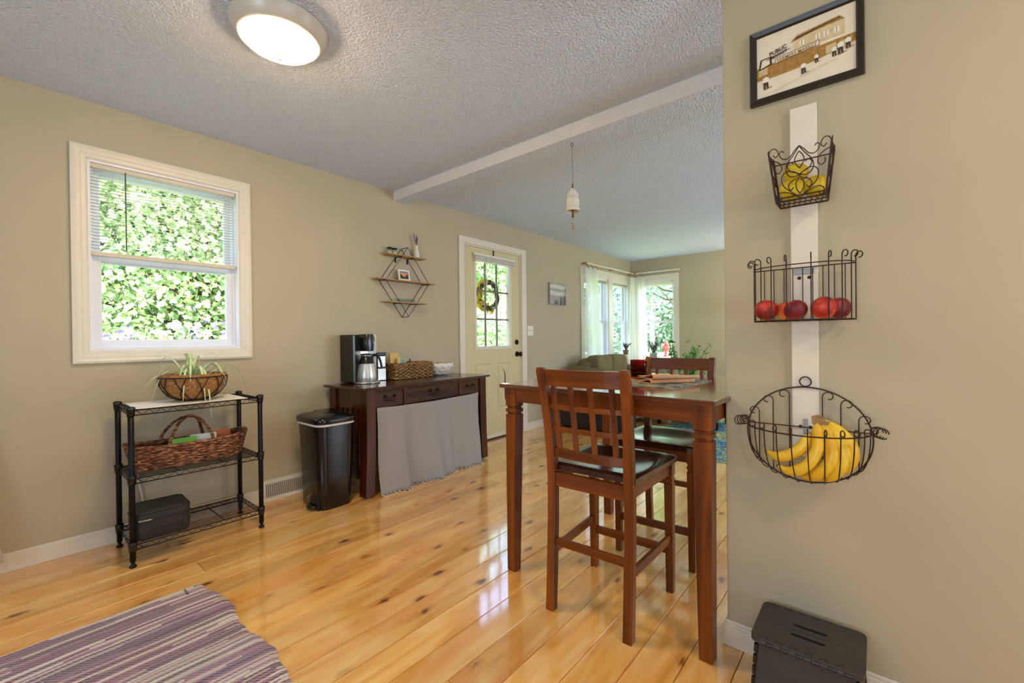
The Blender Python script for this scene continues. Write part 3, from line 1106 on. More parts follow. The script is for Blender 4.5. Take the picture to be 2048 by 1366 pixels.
# ------------------------------------------------------------------ hanging bell
t = thing('hanging_bell', 'white stoneware bell with brown clapper hanging from the ceiling beam', 'bell', (2.305, 1.43, CEIL - 0.081))
mb = MB()
mb.tube([(0.012 * math.cos(2 * PI * k / 16), 0, -0.014 + 0.012 * math.sin(2 * PI * k / 16)) for k in range(16)], 0.0017, 5, closed=True)
mb.bar((0, 0, -0.001), (0, 0, 0.0), 0.003)
mb.build('hook', 'bronze_metal', t)
mb = MB().tube([(0, 0, -0.027), (0, 0, -0.26)], 0.0014, 5)
mb.ell((0.002, 0, -0.258), 0.006, 0.006, 0.008, 8, 6)
mb.ell((0, 0, -0.272), 0.007, 0.007, 0.008, 8, 6)
mb.build('string', 'rope', t)
z0 = -0.285
MB().lathe([(0.0, z0 + 0.004), (0.010, z0), (0.020, z0 - 0.012), (0.032, z0 - 0.028), (0.039, z0 - 0.05), (0.041, z0 - 0.09), (0.042, z0 - 0.125), (0.046, z0 - 0.137),
            (0.043, z0 - 0.138), (0.038, z0 - 0.125), (0.036, z0 - 0.06), (0.02, z0 - 0.02), (0.0, z0 - 0.016)], 28).build('bell_body', 'ceramic_white', t)
mb = MB()
for zz, rr_, nn in ((z0 - 0.052, 0.0392, 22), (z0 - 0.062, 0.0398, 22), (z0 - 0.10, 0.0415, 16), (z0 - 0.112, 0.042, 20), (z0 - 0.122, 0.0425, 20)):
    for k in range(nn):
        a = 2 * PI * k / nn
        mb.ell((rr_ * math.cos(a), rr_ * math.sin(a), zz), 0.0022, 0.0022, 0.0022, 5, 4)
mb.build('stamped_dots', 'ceramic_brown', t)['kind'] = 'stuff'
mb = MB().lathe([(0.0, z0 - 0.10), (0.007, z0 - 0.10), (0.008, z0 - 0.175), (0.0, z0 - 0.175)], 12)
mb.build('clapper', 'ceramic_brown', t)
mb = MB().bar((0, 0, z0 - 0.17), (0, 0, z0 - 0.2), 0.0012, 5)
mb.ell((0, 0, z0 - 0.205), 0.012, 0.012, 0.010, 10, 8)
mb.build('bead', 'glaze_grey', t)
mb = MB()
for a in range(5):
    mb.bar((0, 0, z0 - 0.214), (0.008 * math.cos(a * 1.25), 0.008 * math.sin(a * 1.25), z0 - 0.25), 0.0016, 5)
mb.build('tassel', 'gold_wood', t)

# ------------------------------------------------------------------ striped rag rug
RX0, RX1, RY0, RY1 = -1.1, 0.615, 1.18, 2.33


def rugf(u, v):
    x = RX0 + (RX1 - RX0) * u
    y = RY0 + (RY1 - RY0) * v
    if u > 0.95:
        x += 0.0035 * math.sin(v * 71 + 2 * math.sin(v * 9)) + 0.012 * math.sin(v * 17 + 1) * (u - 0.95) / 0.05 - 0.02 * max(0, (v - 0.85) / 0.15) ** 2
    z = 0.010 + 0.0035 * math.sin(x * 3 + y * 9) * math.sin(y * 7)
    e = min(u, 1 - u, 1, (1 - v) * 2, v * 2)
    z = 0.004 + (z - 0.004) * min(1, e / 0.012)
    return (x, y, z)


tag(MB().sheet(rugf, 160, 120).build('rag_rug', 'rag_rug'), 'purple and cream striped rag rug on the floor at bottom left', 'rug')

# ------------------------------------------------------------------ wire shelf
ws = thing('wire_shelf', 'black three-tier wire shelf under the kitchen window', 'shelf', (0.715, 2.93, 0))
SX, SY = 0.287, 0.168
for sx in (-1, 1):
    for sy in (-1, 1):
        p = MB().lathe([(0.0, 0.03), (0.0125, 0.03), (0.0125, 0.775), (0.0, 0.777)], 14, (sx * SX, sy * SY, 0)).build('post', 'black_metal', ws)
        MB().lathe([(0.0, 0.0), (0.014, 0.0), (0.015, 0.008), (0.008, 0.014), (0.008, 0.032), (0.0, 0.032)], 12, (sx * SX, sy * SY, 0)).build('levelling_foot', 'black_metal', p)
        for zz in (0.105, 0.425, 0.757):
            MB().lathe([(0.0, zz - 0.028), (0.0155, zz - 0.028), (0.019, zz + 0.012), (0.0175, zz + 0.016), (0.0, zz + 0.016)], 12, (sx * SX, sy * SY, 0)).build('collar', 'black_plastic', p)
        for zz in range(3):
            pass
for zz in (0.105, 0.425, 0.757):
    mb = MB()
    for z, r_ in ((zz, 0.003), (zz - 0.024, 0.0028)):
        mb.tube([(-SX, -SY, z), (SX, -SY, z), (SX, SY, z), (-SX, SY, z)], r_, 6, closed=True)
    for sy in (-1, 1):
        nz = 22
        mb.tube([(-SX + 0.02 + (2 * SX - 0.04) * i / nz, sy * SY, zz - (0.024 if i % 2 else 0.001)) for i in range(nz + 1)], 0.0018, 5)
    for sx in (-1, 1):
        nz = 10
        mb.tube([(sx * SX, -SY + 0.02 + (2 * SY - 0.04) * i / nz, zz - (0.024 if i % 2 else 0.001)) for i in range(nz + 1)], 0.0018, 5)
    nw = 19
    for i in range(1, nw):
        y = -SY + 2 * SY * i / nw
        mb.bar((-SX, y, zz + 0.002), (SX, y, zz + 0.002), 0.0016, 5)
    for x in (-0.1, 0.1):
        mb.bar((x, -SY, zz - 0.001), (x, SY, zz - 0.001), 0.0028, 5)
    mb.build('wire_deck', 'black_metal', ws)
t = MB().box(-0.25, 0.24, -0.165, 0.15, 0, 0.002).build('paper_sheet', 'paper_white', loc=(0.70, 2.925, 0.7612), rz=R(-0.5))
tag(t, 'white paper sheet lying under the spider plant on the wire shelf', 'paper')
# spider plant planter
t = thing('spider_plant_planter', 'coconut-lined wire bowl planter with a striped spider plant on the wire shelf', 'potted plant', (0.725, 2.93, 0.765))
RB, HB = 0.155, 0.135
MB().lathe([(0.0, 0.003), (0.05, 0.004), (0.088, 0.014), (0.108, 0.026), (0.126, 0.045), (0.140, 0.070), (0.150, 0.10), (0.155, 0.132), (0.152, 0.146), (0.142, 0.144), (0.128, 0.10), (0.0, 0.095)], 36).build('coir_liner', 'coir', t)
MB().lathe([(0.0, 0.092), (0.12, 0.097), (0.124, 0.104), (0.0, 0.11)], 24).build('soil', 'soil', t)
mb = MB()
mb.tube([(0.158 * math.cos(2 * PI * k / 40), 0.158 * math.sin(2 * PI * k / 40), 0.13) for k in range(40)], 0.003, 6, closed=True)
mb.tube([(0.052 * math.cos(2 * PI * k / 24), 0.052 * math.sin(2 * PI * k / 24), 0.004) for k in range(24)], 0.003, 6, closed=True)
for k in range(10):
    for sgn in (-1, 1):
        a0 = 2 * PI * k / 10
        pts = []
        for i in range(9):
            f = i / 8
            a = a0 + sgn * 0.5 * f
            rr_ = 0.054 + (0.158 - 0.054) * math.sin(f * PI / 2) ** 0.9
            zz = 0.004 + 0.126 * (1 - math.cos(f * PI / 2)) ** 0.9
            pts.append((rr_ * math.cos(a) * 1.01, rr_ * math.sin(a) * 1.01, zz))
        mb.tube(pts, 0.0022, 5)
mb.build('wire_bowl', 'black_metal', t)


def blade(parent, base, az, reach, rise, droop, width, greens, name='leaf', cream=srgb(226, 232, 190), n=12):
    ca, sa = math.cos(az), math.sin(az)
    path = []
    for i in range(n + 1):
        f = i / n
        rr_ = reach * (f + 0.1 * math.sin(f * PI))
        zz = rise * math.sin(min(1, f * 1.25) * PI / 2) - droop * max(0, f - 0.3) ** 2 / 0.49
        path.append(Vector((base[0] + rr_ * ca, base[1] + rr_ * sa, base[2] + zz)))
    side = Vector((-sa, ca, 0))
    vs, col = [], []
    for i, p in enumerate(path):
        f = i / n
        w = width * (0.35 + 0.65 * math.sin(min(1, f * 2.2 + 0.15) * PI / 2)) * (1 - f ** 3) + 0.0006
        for s_, dz in ((-1, 0.25), (-0.4, 0), (0.4, 0), (1, 0.25)):
            vs.append(p + side * w * s_ + Vector((0, 0, w * dz)))
            col.append(cream if abs(s_) < 0.5 else greens)
    fs = [(i * 4 + j, i * 4 + j + 1, i * 4 + j + 5, i * 4 + j + 4) for i in range(n) for j in range(3)]
    mb = MB()
    mb.add(vs, fs, True)
    return mb.build(name, 'striped_leaf', parent, col=col, recalc=False)


rs = random.Random(11)
G = srgb(140, 190, 84)
spec = [(-175, .23, .07, .10), (-165, .20, .10, .20), (170, .26, .12, .12), (178, .17, .14, .26), (-140, .15, .13, .17), (-120, .14, .11, .20), (-100, .15, .13, .12),
        (-85, .17, .13, .24), (-75, .165, .11, .30), (-60, .17, .14, .16), (-45, .18, .13, .12), (-30, .19, .12, .14), (-15, .24, .13, .24), (0, .27, .12, .22),
        (8, .20, .14, .20), (25, .22, .12, .15), (60, .12, .17, .08), (100, .12, .18, .06), (140, .16, .16, .06), (90, .1, .15, .05), (-150, .1, .17, .03), (-20, .12, .18, .05), (-95, .10, .15, .06)]
for az, re, ri, drp in spec:
    blade(t, (rs.uniform(-.02, .02), rs.uniform(-.02, .02), 0.10), R(az + rs.uniform(-6, 6)), re, ri, drp, rs.uniform(0.0075, 0.0105), G)


# wicker trug
def weave_wall(mb, outline, z0, z1, rows, r, amp, nseg, flare=None, nstake=40):
    """woven rows round a closed outline fn(t)->(x,y); flare fn(f)->scale"""
    fl_ = flare or (lambda f: 1.0)
    for j in range(rows):
        f = (j + 0.5) / rows
        sc = fl_(f)
        z = z0 + (z1 - z0) * f
        pts = []
        for i in range(nseg):
            t_ = i / nseg
            x, y = outline(t_)
            d = math.hypot(x, y) or 1
            w = amp * math.cos(PI * nstake * t_ + PI * j)
            zo = mbz(t_) * f if callable(globals().get('mbz')) else 0
            pts.append((x * sc + x / d * w, y * sc + y / d * w, z + zo))
        mb.tube(pts, r, 5, closed=True)
    for k in range(nstake):
        t_ = k / nstake
        x, y = outline(t_)
        zt = (z1 - z0) + (mbz(t_) if callable(globals().get('mbz')) else 0)
        mb.bar((x * fl_(0), y * fl_(0), z0), (x * fl_(1), y * fl_(1), z0 + zt), r * 0.8, 5)


t = thing('wicker_trug', 'long dark wicker trug with arched handles and papers on the middle wire tier', 'basket', (0.70, 2.915, 0.429))
oval = lambda t_: (0.275 * math.copysign(abs(math.cos(2 * PI * t_)) ** 0.75, math.cos(2 * PI * t_)), 0.10 * math.copysign(abs(math.sin(2 * PI * t_)) ** 0.75, math.sin(2 * PI * t_)))
mbz = lambda t_: 0.02 * abs(math.cos(2 * PI * t_)) ** 3
mb = MB()
weave_wall(mb, oval, 0.008, 0.115, 15, 0.0048, 0.0035, 150, lambda f: 0.88 + 0.12 * f, 46)
mb.build('woven_side', 'dark_wicker', t)
mb = MB()
for k in range(3):
    pts = []
    for i in range(90):
        x, y = oval(i / 90)
        pts.append((x * 1.0 + 0.003 * math.cos(i * 1.5 + k * 2.1), y * 1.0 + 0.003 * math.sin(i * 1.5 + k * 2.1), 0.118 + mbz(i / 90) + 0.004 * math.sin(i * 1.5 + k * 2.1)))
    mb.tube(pts, 0.0048, 5, closed=True)
mb.build('braided_rim', 'dark_wicker', t)
mb = MB()
mb.prism([(oval(i / 40)[0] * 0.87, oval(i / 40)[1] * 0.87) for i in range(40)], 0.003, 0.012)
mb.build('base', 'dark_wicker', t)
for sgn in (-1, 1):
    mb = MB()
    pts = catmull([(-0.115 * 1, sgn * 0.095, 0.10), (-0.10, sgn * 0.085, 0.16), (-0.055, sgn * 0.04, 0.225), (0.0, 0.012 * sgn, 0.248), (0.045, sgn * 0.035, 0.225), (0.075, sgn * 0.085, 0.16), (0.09, sgn * 0.095, 0.10)], 6)
    for k in range(3):
        mb.tube([p + Vector((0.004 * math.cos(i * 0.6 + k * 2.1), 0.004 * math.sin(i * 0.6 + k * 2.1), 0)) for i, p in enumerate(pts)], 0.0052, 6)
    mb.build('handle', 'dark_wicker', t)
mb = MB()
mb.tube([(0.012 * math.cos(k * 0.5), 0.02 * math.sin(k * 0.5), 0.242 + 0.0006 * k) for k in range(26)], 0.004, 5)
mb.build('handle_wrap', 'dark_wicker', t)
del globals()['mbz']
for nm, mt, x0, x1, y0, zz, lab, an in (('magazine', 'green_card', -0.10, 0.02, -0.03, 0.128, 'green edged magazine lying in the long wicker trug', 4), ('envelope', 'paper_white', 0.0, 0.12, -0.01, 0.132, 'white envelope sticking out of the long wicker trug', -6), ('orange_leaflet', 'orange_card', 0.11, 0.20, -0.01, 0.136, 'orange leaflet at the right end of the long wicker trug', 8)):
    mb = MB().box(x0, x1, -0.004, 0.004, -0.115, 0.012)
    mb.xf(Matrix.Translation((0, y0, 0)) @ Matrix.Rotation(R(-14), 4, 'X'))
    o = mb.build(nm, mt, loc=(0.70, 2.915, 0.429 + zz), rz=R(an))
    tag(o, lab, nm.split('_')[-1])

# lunch bag
t = thing('lunch_bag', 'black soft-sided lunch bag with zip lid on the lowest wire tier', 'bag', (0.553, 2.87, 0.1105), R(-2))
BW, BD = 0.225, 0.225
body = [[(x * s_, y * s_, z) for x, y in rrect(BW, BD, 0.03, 5)] for z, s_ in ((0.0, 0.9), (0.008, 0.97), (0.05, 1.01), (0.095, 1.0))]
MB().loft(body).build('bag_body', 'black_nylon', t)
MB().loft([[(x * s_, y * s_, z) for x, y in rrect(BW, BD, 0.03, 5)] for z, s_ in ((0.101, 1.0), (0.125, 1.0), (0.134, 0.97), (0.139, 0.9))]).build('lid', 'black_nylon', t)
mb = MB()
mb.tube([(x * 1.01, y * 1.01, 0.098) for x, y in rrect(BW, BD, 0.03, 5)], 0.0035, 6, closed=True)
mb.tube([(x * 0.985, y * 0.985, 0.132) for x, y in rrect(BW, BD, 0.03, 5)], 0.004, 6, closed=True)
mb.build('zip_piping', 'nylon_trim', t)
MB().frame(-0.05, 0.075, 0.02, 0.065, [(0, -0.115), (0.004, -0.117), (0.0225, -0.117), (0.0225, -0.110), (0, -0.110)]).build('front_pocket', 'nylon_trim', t)
MB().box(0.015, 0.055, 0.0, 0.04, 0.1385, 0.141).build('badge', 'nylon_trim', t, bevel=0.001)
MB().tube([(-0.10, -0.122, 0.104), (-0.075, -0.124, 0.103), (-0.05, -0.122, 0.102)], 0.004, 6).build('zip_pull', 'galvanised', t)

# ------------------------------------------------------------------ trash can
t = thing('trash_can', 'tall glossy black pedal trash can with a white liner edge beside the desk', 'trash can', (1.44, 2.845, 0))


def canring(z, sx, sy, dx=0.0, dy=0.0):
    pts = []
    for x, y in rrect(0.22, 0.29, 0.05, 4):
        pts.append((x * sx + dx, y * sy + dy, z))
    return pts


mb = MB()
mb.loft([canring(0.0, 0.98, 0.98), canring(0.004, 1, 1), canring(0.2, 1.05, 1.03), canring(0.40, 1.12, 1.08), canring(0.535, 1.17, 1.12), canring(0.545, 1.17, 1.12)])
mb.build('can_body', 'black_plastic', t)
mb = MB()
mb.loft([canring(0.538, 1.20, 1.145), canring(0.545, 1.215, 1.155), canring(0.556, 1.20, 1.14)])
mb.build('bag_rim', 'paper_white', t)
mb = MB()
mb.loft([canring(0.553, 1.25, 1.20), canring(0.558, 1.28, 1.22), canring(0.580, 1.28, 1.22), canring(0.588, 1.24, 1.19), canring(0.600, 1.0, 1.0), canring(0.610, 0.6, 0.62), canring(0.614, 0.2, 0.2)])
mb.build('lid', 'lid_plastic', t)
MB().box(-0.03, 0.10, 0.05, 0.12, 0.588, 0.612).build('hinge_cover', 'lid_plastic', t, bevel=0.006)
# pedal recess on the left face
mb = MB()
mb.prism([(-0.115, 0.0), (0.0, 0.0), (0.0, 0.045), (-0.02, 0.085), (-0.05, 0.105), (-0.085, 0.105), (-0.115, 0.085)], -0.1155, -0.1095, 'x')
mb.build('pedal_recess', 'nylon_trim', t)
mb = MB()
mb.lathe([(0.0, 0.018), (0.045, 0.018), (0.048, 0.026), (0.04, 0.034), (0.0, 0.036)], 20, (-0.125, -0.052, 0), 0.75, 1)
mb.build('pedal', 'black_plastic', t)

# ------------------------------------------------------------------ console desk
DRZ = R(3)
DC = Vector((1.60, 2.645, 0)) + Vector((0.6625 * math.cos(DRZ) - 0.25 * math.sin(DRZ), 0.6625 * math.sin(DRZ) + 0.25 * math.cos(DRZ), 0))
dk = thing('console_desk', 'dark cherry console desk with three drawers against the wall', 'desk', DC, DRZ)
MB().box(-0.6625, 0.6625, -0.25, 0.25, 0.742, 0.76).build('desk_top', 'desk_wood_x', dk, bevel=0.004)


def desk_leg(sx, sy):
    mb = MB()
    cx, cy = sx * 0.588, sy * 0.195
    w = 0.037
    o = sx * 0.012
    rings = []
    for z, dx in ((0.014, o + sx * 0.006), (0.25, o * 0.4), (0.55, 0), (0.742, 0)):
        rings.append([(cx + dx + a * w, cy + b * w, z) for a, b in ((-1, -1), (1, -1), (1, 1), (-1, 1))])
    mb.loft(rings, smooth=False)
    return mb


for sx in (-1, 1):
    for sy in (-1, 1):
        l_ = desk_leg(sx, sy).build('leg', 'desk_wood_z', dk, bevel=0.003)
        MB().lathe([(0, 0), (0.014, 0), (0.014, 0.012), (0.006, 0.016), (0, 0.016)], 12, (sx * 0.6, sy * 0.195, 0)).build('caster', 'galvanised', l_)
for sx in (-1, 1):
    MB().box(sx * 0.595 - 0.012, sx * 0.595 + 0.012, -0.158, 0.158, 0.60, 0.742).build('side_apron', 'desk_wood_x', dk, bevel=0.002)
    MB().box(sx * 0.595 - 0.012, sx * 0.595 + 0.012, -0.158, 0.158, 0.11, 0.20).build('side_rail', 'desk_wood_x', dk, bevel=0.002)
    for k in range(5):
        yy = -0.125 + 0.0625 * k
        MB().box(sx * 0.595 - 0.007, sx * 0.595 + 0.007, yy - 0.014, yy + 0.014, 0.20, 0.60).build('side_slat', 'desk_wood_z', dk)
MB().box(-0.551, 0.551, 0.19, 0.21, 0.60, 0.742).build('back_apron', 'desk_wood_x', dk)
mb = MB()
mb.box(-0.551, 0.551, -0.222, 0.19, 0.592, 0.604).box(-0.551, 0.551, -0.222, -0.19, 0.728, 0.742)
for x in (-0.551, -0.288, 0.300, 0.551):
    mb.box(x - 0.012 if abs(x) < 0.5 else x - 0.006, x + 0.012 if abs(x) < 0.5 else x + 0.006, -0.222, -0.19, 0.604, 0.728)
mb.build('drawer_frame', 'desk_wood_x', dk)
for xa, xb, hx in ((-0.545, -0.300, -0.4225), (-0.276, 0.288, 0.006), (0.312, 0.545, 0.4285)):
    d_ = MB().box(xa + 0.002, xb - 0.002, -0.216, 0.15, 0.607, 0.726).build('drawer', 'desk_wood_x', dk, bevel=0.003)
    mb = MB()
    pts = catmull([(hx - 0.038, -0.216, 0.682), (hx - 0.040, -0.236, 0.680), (hx - 0.036, -0.24, 0.664), (hx - 0.018, -0.243, 0.652), (hx, -0.244, 0.649), (hx + 0.018, -0.243, 0.652), (hx + 0.036, -0.24, 0.664), (hx + 0.040, -0.236, 0.680), (hx + 0.038, -0.216, 0.682)], 4)
    mb.tube(pts, 0.0042, 8)
    for s_ in (-1, 1):
        mb.ell((hx + s_ * 0.039, -0.222, 0.683), 0.009, 0.008, 0.010, 10, 6)
    mb.build('bail_handle', 'bronze_metal', d_)
# linen cloth
cl = thing('linen_cloth', 'grey linen cloth with white tassels hung under the desk drawers', 'cloth', DC, DRZ)


def clothf(u, v):
    x = -0.545 + 1.07 * u
    drop = (1 - v)
    wv = 0.021 * math.sin(u * 21 + 1.5 * math.sin(u * 5)) + 0.012 * math.sin(u * 43 + 2) * drop + 0.006 * math.sin(u * 9 + v * 4)
    y = -0.232 - 0.055 * drop ** 1.5 + wv * (0.25 + drop)
    z = 0.004 + (0.608 - 0.012 * math.sin(u * PI)) * v
    return (x + 0.008 * math.sin(v * 6) * (u - 0.5) - 0.03 * drop * (u > 0.98), y, z)


MB().sheet(clothf, 90, 24).build('cloth_panel', 'grey_linen', cl, solid=0.002)
rt = random.Random(2)
for k in range(34):
    u = (k + 0.5) / 34
    x, y, z = clothf(u, 0)
    a = rt.uniform(-0.6, 0.6)
    mb = MB()
    mb.ell((x, y - 0.004, 0.006), 0.005, 0.005, 0.005, 7, 5)
    for q in range(3):
        b_ = a + rt.uniform(-0.25, 0.25)
        mb.bar((x, y - 0.004, 0.005), (x + 0.028 * math.sin(b_), y - 0.006 - 0.028 * math.cos(b_), 0.003), 0.0021, 4)
    mb.build('tassel', 'rope_white', cl)


def D(x, y, z=0.76):
    """point on the desk in world space (x,y in desk axes)"""
    v = DC + Vector((x * math.cos(DRZ) - y * math.sin(DRZ), x * math.sin(DRZ) + y * math.cos(DRZ), z))
    return v


# coffee maker
t = thing('coffee_maker', 'black and steel drip coffee maker with a thermal carafe on the desk', 'coffee maker', (1.825, 3.03, 0.7605))
MB().box(-0.105, -0.082, -0.05, 0.135, 0.008, 0.368).build('side_panel', 'black_plastic', t, bevel=0.006)
MB().box(-0.083, 0.105, 0.03, 0.135, 0.008, 0.368).build('water_tank', 'black_plastic', t, bevel=0.006)
mb = MB()
mb.prism([(-0.082, -0.045), (-0.082, 0.03), (0.105, 0.03), (0.105, -0.03), (0.088, -0.02), (0.06, 0.012), (0.0, 0.02), (-0.05, 0.0)], 0.012, 0.368)
mb.build('steel_housing', 'steel', t, bevel=0.002)
mb = MB()
mb.loft([[(x + 0.005, y - 0.045, z) for x, y in rrect(0.085 * s_, 0.13, 0.03, 4)] for z, s_ in ((0.243, 0.85), (0.25, 0.95), (0.30, 1.0), (0.368, 0.95), (0.371, 0.85))])
mb.build('brew_head', 'black_plastic', t)
MB().box(0.062, 0.092, -0.034, -0.018, 0.32, 0.352).build('display', 'black_plastic', t, bevel=0.002)
for k in range(3):
    MB().box(0.066, 0.088, -0.033, -0.02, 0.296 - 0.018 * k, 0.304 - 0.018 * k).build('button', 'galvanised', t, bevel=0.001)
mb = MB()
mb.lathe([(0.0, 0.0), (0.098, 0.0), (0.10, 0.006), (0.098, 0.014), (0.0, 0.015)], 32, (0.01, -0.045, 0), 1, 0.95)
mb.build('warming_plate', 'steel', t)
cf = MB().lathe([(0.0, 0.016), (0.074, 0.016), (0.077, 0.022), (0.075, 0.06), (0.066, 0.11), (0.058, 0.148)], 32, (0.01, -0.045, 0)).build('carafe', 'steel', t)
MB().lathe([(0.058, 0.148), (0.054, 0.165), (0.044, 0.192), (0.038, 0.205), (0.042, 0.212), (0.042, 0.222), (0.0, 0.226)], 32, (0.01, -0.045, 0)).build('carafe_collar', 'black_plastic', cf)
MB().lathe([(0.0405, 0.205), (0.0435, 0.207), (0.0435, 0.212), (0.0405, 0.214)], 32, (0.01, -0.045, 0)).build('carafe_ring', 'steel', cf)
mb = MB()
hp = catmull([(0.045, -0.055, 0.205), (0.075, -0.065, 0.212), (0.102, -0.072, 0.19), (0.115, -0.076, 0.15), (0.122, -0.078, 0.105)], 5)
mb.tube(hp, [0.011 - 0.003 * i / len(hp) for i in range(len(hp))], 10)
mb.build('carafe_handle', 'black_plastic', cf)

# grinder
t = thing('coffee_grinder', 'small steel and black coffee grinder behind the coffee maker', 'grinder', (2.02, 3.10, 0.7605))
MB().box(-0.04, 0.04, -0.04, 0.05, 0.0, 0.10).build('grinder_base', 'steel', t, bevel=0.006)
MB().box(-0.038, 0.038, -0.038, 0.048, 0.105, 0.20).build('hopper', 'steel', t, bevel=0.006)
MB().box(-0.041, 0.041, -0.041, 0.051, 0.099, 0.107).build('band', 'black_plastic', t)
MB().box(-0.041, 0.041, -0.041, 0.051, 0.20, 0.225).build('cap', 'black_plastic', t, bevel=0.006)
# basket
t = thing('storage_basket', 'brown rectangular woven basket in the middle of the desk', 'basket', D(0.055, 0.145, 0.7605), DRZ)


def rect_out(t_, a=0.2, b=0.075):
    x, y = math.cos(2 * PI * t_), math.sin(2 * PI * t_)
    k = (abs(x) ** 14 + abs(y) ** 14) ** (-1 / 14)
    # square corners with even spacing along the long side
    return (x * k * a, y * k * b)


def rect_path(n, a=0.2, b=0.075):
    per = 4 * (a + b)
    out = []
    for i in range(n):
        s_ = per * i / n
        if s_ < 2 * a:
            out.append((-a + s_, -b))
        elif s_ < 2 * a + 2 * b:
            out.append((a, -b + s_ - 2 * a))
        elif s_ < 4 * a + 2 * b:
            out.append((a - (s_ - 2 * a - 2 * b), b))
        else:
            out.append((-a, b - (s_ - 4 * a - 2 * b)))
    return out


mb = MB()
rp = rect_path(130)
for j in range(9):
    pts = []
    for i, (x, y) in enumerate(rp):
        w = 0.0045 * math.sin(i * 0.9 + j * PI)
        ox = w if abs(abs(x) - 0.2) < 1e-6 else 0
        oy = w if abs(abs(y) - 0.075) < 1e-6 else 0
        pts.append((x + math.copysign(ox, x) * (1 if ox >= 0 else -1), y + math.copysign(oy, y) * (1 if oy >= 0 else -1), 0.008 + 0.0135 * j + 0.003 * math.sin(i * 0.9 + j * PI)))
    mb.tube(pts, 0.0068, 5, closed=True)
mb.build('woven_side', 'brown_wicker', t)
mb = MB()
for k in range(2):
    mb.tube([(x, y, 0.128 + 0.004 * math.sin(i * 0.8 + k * PI)) for i, (x, y) in enumerate(rp)], 0.006, 5, closed=True)
mb.build('rim', 'brown_wicker', t)
MB().box(-0.19, 0.19, -0.065, 0.065, 0.004, 0.012).build('base', 'brown_wicker', t)
o = MB()
o.loft([[(-0.055, -0.022, 0), (0.055, -0.022, 0), (0.055, 0.022, 0), (-0.055, 0.022, 0)], [(-0.058, -0.02, 0.12), (0.058, -0.02, 0.12), (0.058, 0.02, 0.12), (-0.058, 0.02, 0.12)],
        [(-0.05, -0.004, 0.215), (0.04, -0.004, 0.20), (0.04, 0.004, 0.20), (-0.05, 0.004, 0.215)]], smooth=False)
bg = o.build('coffee_bag', 'kraft_paper', loc=tuple(D(-0.072, 0.17, 0.775)), rz=DRZ - 0.2)
bg.rotation_euler = (R(6), R(-6), DRZ)
tag(bg, 'tan paper coffee bag standing in the brown desk basket', 'bag')
bg2 = thing('coffee_packet', 'small kraft packet with a teal label at the basket corner', 'packet', tuple(D(-0.06, 0.10, 0.80)), DRZ)
bg2.rotation_euler = (R(-8), R(6), DRZ)
MB().box(-0.045, 0.045, -0.008, 0.008, 0, 0.132).build('packet_body', 'kraft_paper', bg2, bevel=0.004)
MB().box(-0.014, 0.026, -0.0105, -0.008, 0.095, 0.125).build('label_patch', 'teal_label', bg2)
t = thing('mortar_lid', 'dark round lid with a knob poking up inside the desk basket', 'lid', tuple(D(0.07, 0.15, 0.862)), DRZ)
MB().lathe([(0.0, 0.0), (0.062, 0.0), (0.064, 0.02), (0.055, 0.03), (0.0, 0.034)], 24).build('lid_disc', 'dark_leather', t)
MB().lathe([(0.0, 0.03), (0.006, 0.03), (0.005, 0.05), (0.008, 0.056), (0.0, 0.062)], 12).build('lid_knob', 'dark_leather', t)
# scalloped bowl
t = thing('scalloped_bowl', 'white scalloped ceramic bowl at the right end of the desk', 'bowl', tuple(D(0.40, 0.145, 0.7605)), DRZ)
mb = MB()
n = 48
rings = []
for r_, z in ((0.05, 0.0), (0.075, 0.004), (0.095, 0.025), (0.115, 0.05), (0.127, 0.08), (0.132, 0.11), (0.127, 0.112), (0.118, 0.08), (0.09, 0.03), (0.03, 0.012)):
    ring = []
    for k in range(n):
        a = 2 * PI * k / n
        sc = 1 + 0.035 * math.cos(12 * a + (PI if int(z / 0.026) % 2 else 0)) * (1 if z > 0.003 else 0)
        ring.append((r_ * sc * math.cos(a), r_ * sc * math.sin(a), z + (0.004 * math.cos(12 * a) if z > 0.1 else 0)))
    rings.append(ring)
mb.loft(rings)
mb.build('bowl_body', 'ceramic_white', t)
for row, (rr_, zz) in enumerate(((0.131, 0.088), (0.123, 0.060), (0.108, 0.034))):
    mb = MB()
    for k in range(14):
        a = 2 * PI * (k + 0.5 * (row % 2)) / 14
        pts = []
        for q in range(9):
            b_ = PI * q / 8
            aa = a + math.cos(b_) * PI / 14
            pts.append((rr_ * math.cos(aa), rr_ * math.sin(aa), zz - 0.016 * math.sin(b_)))
        mb.tube(pts, 0.0035, 5)
    mb.build('scallop_ridge', 'ceramic_white', t)
for k, (dx, dy) in enumerate(((-0.03, 0.01), (0.03, -0.02), (0.01, 0.04))):
    o = MB().ell((0, 0, 0), 0.036, 0.034, 0.034, 14, 10).build('orange_fruit', 'peach_gold', loc=tuple(D(0.40 + dx, 0.145 + dy, 0.7605 + 0.078)))
    tag(o, ['orange fruit in the scalloped bowl, the left one', 'orange fruit in the scalloped bowl, the front right one', 'orange fruit in the scalloped bowl, the back one'][k], 'fruit', 'fruit in the scalloped bowl')
t = thing('car_key', 'small dark key fob lying on the desk by the white bowl', 'key', tuple(D(0.275, 0.09, 0.7605)), R(20))
MB().loft([[(x, y, z) for x, y in rrect(0.055 * s_, 0.03 * s_, 0.012 * s_, 3)] for z, s_ in ((0.0, 0.9), (0.004, 1.0), (0.012, 0.85))]).build('fob', 'black_plastic', t)
MB().tube([(0.035 + 0.012 * math.cos(k * PI / 6), 0.012 * math.sin(k * PI / 6), 0.003) for k in range(12)], 0.0014, 5, closed=True).build('key_ring', 'steel', t)

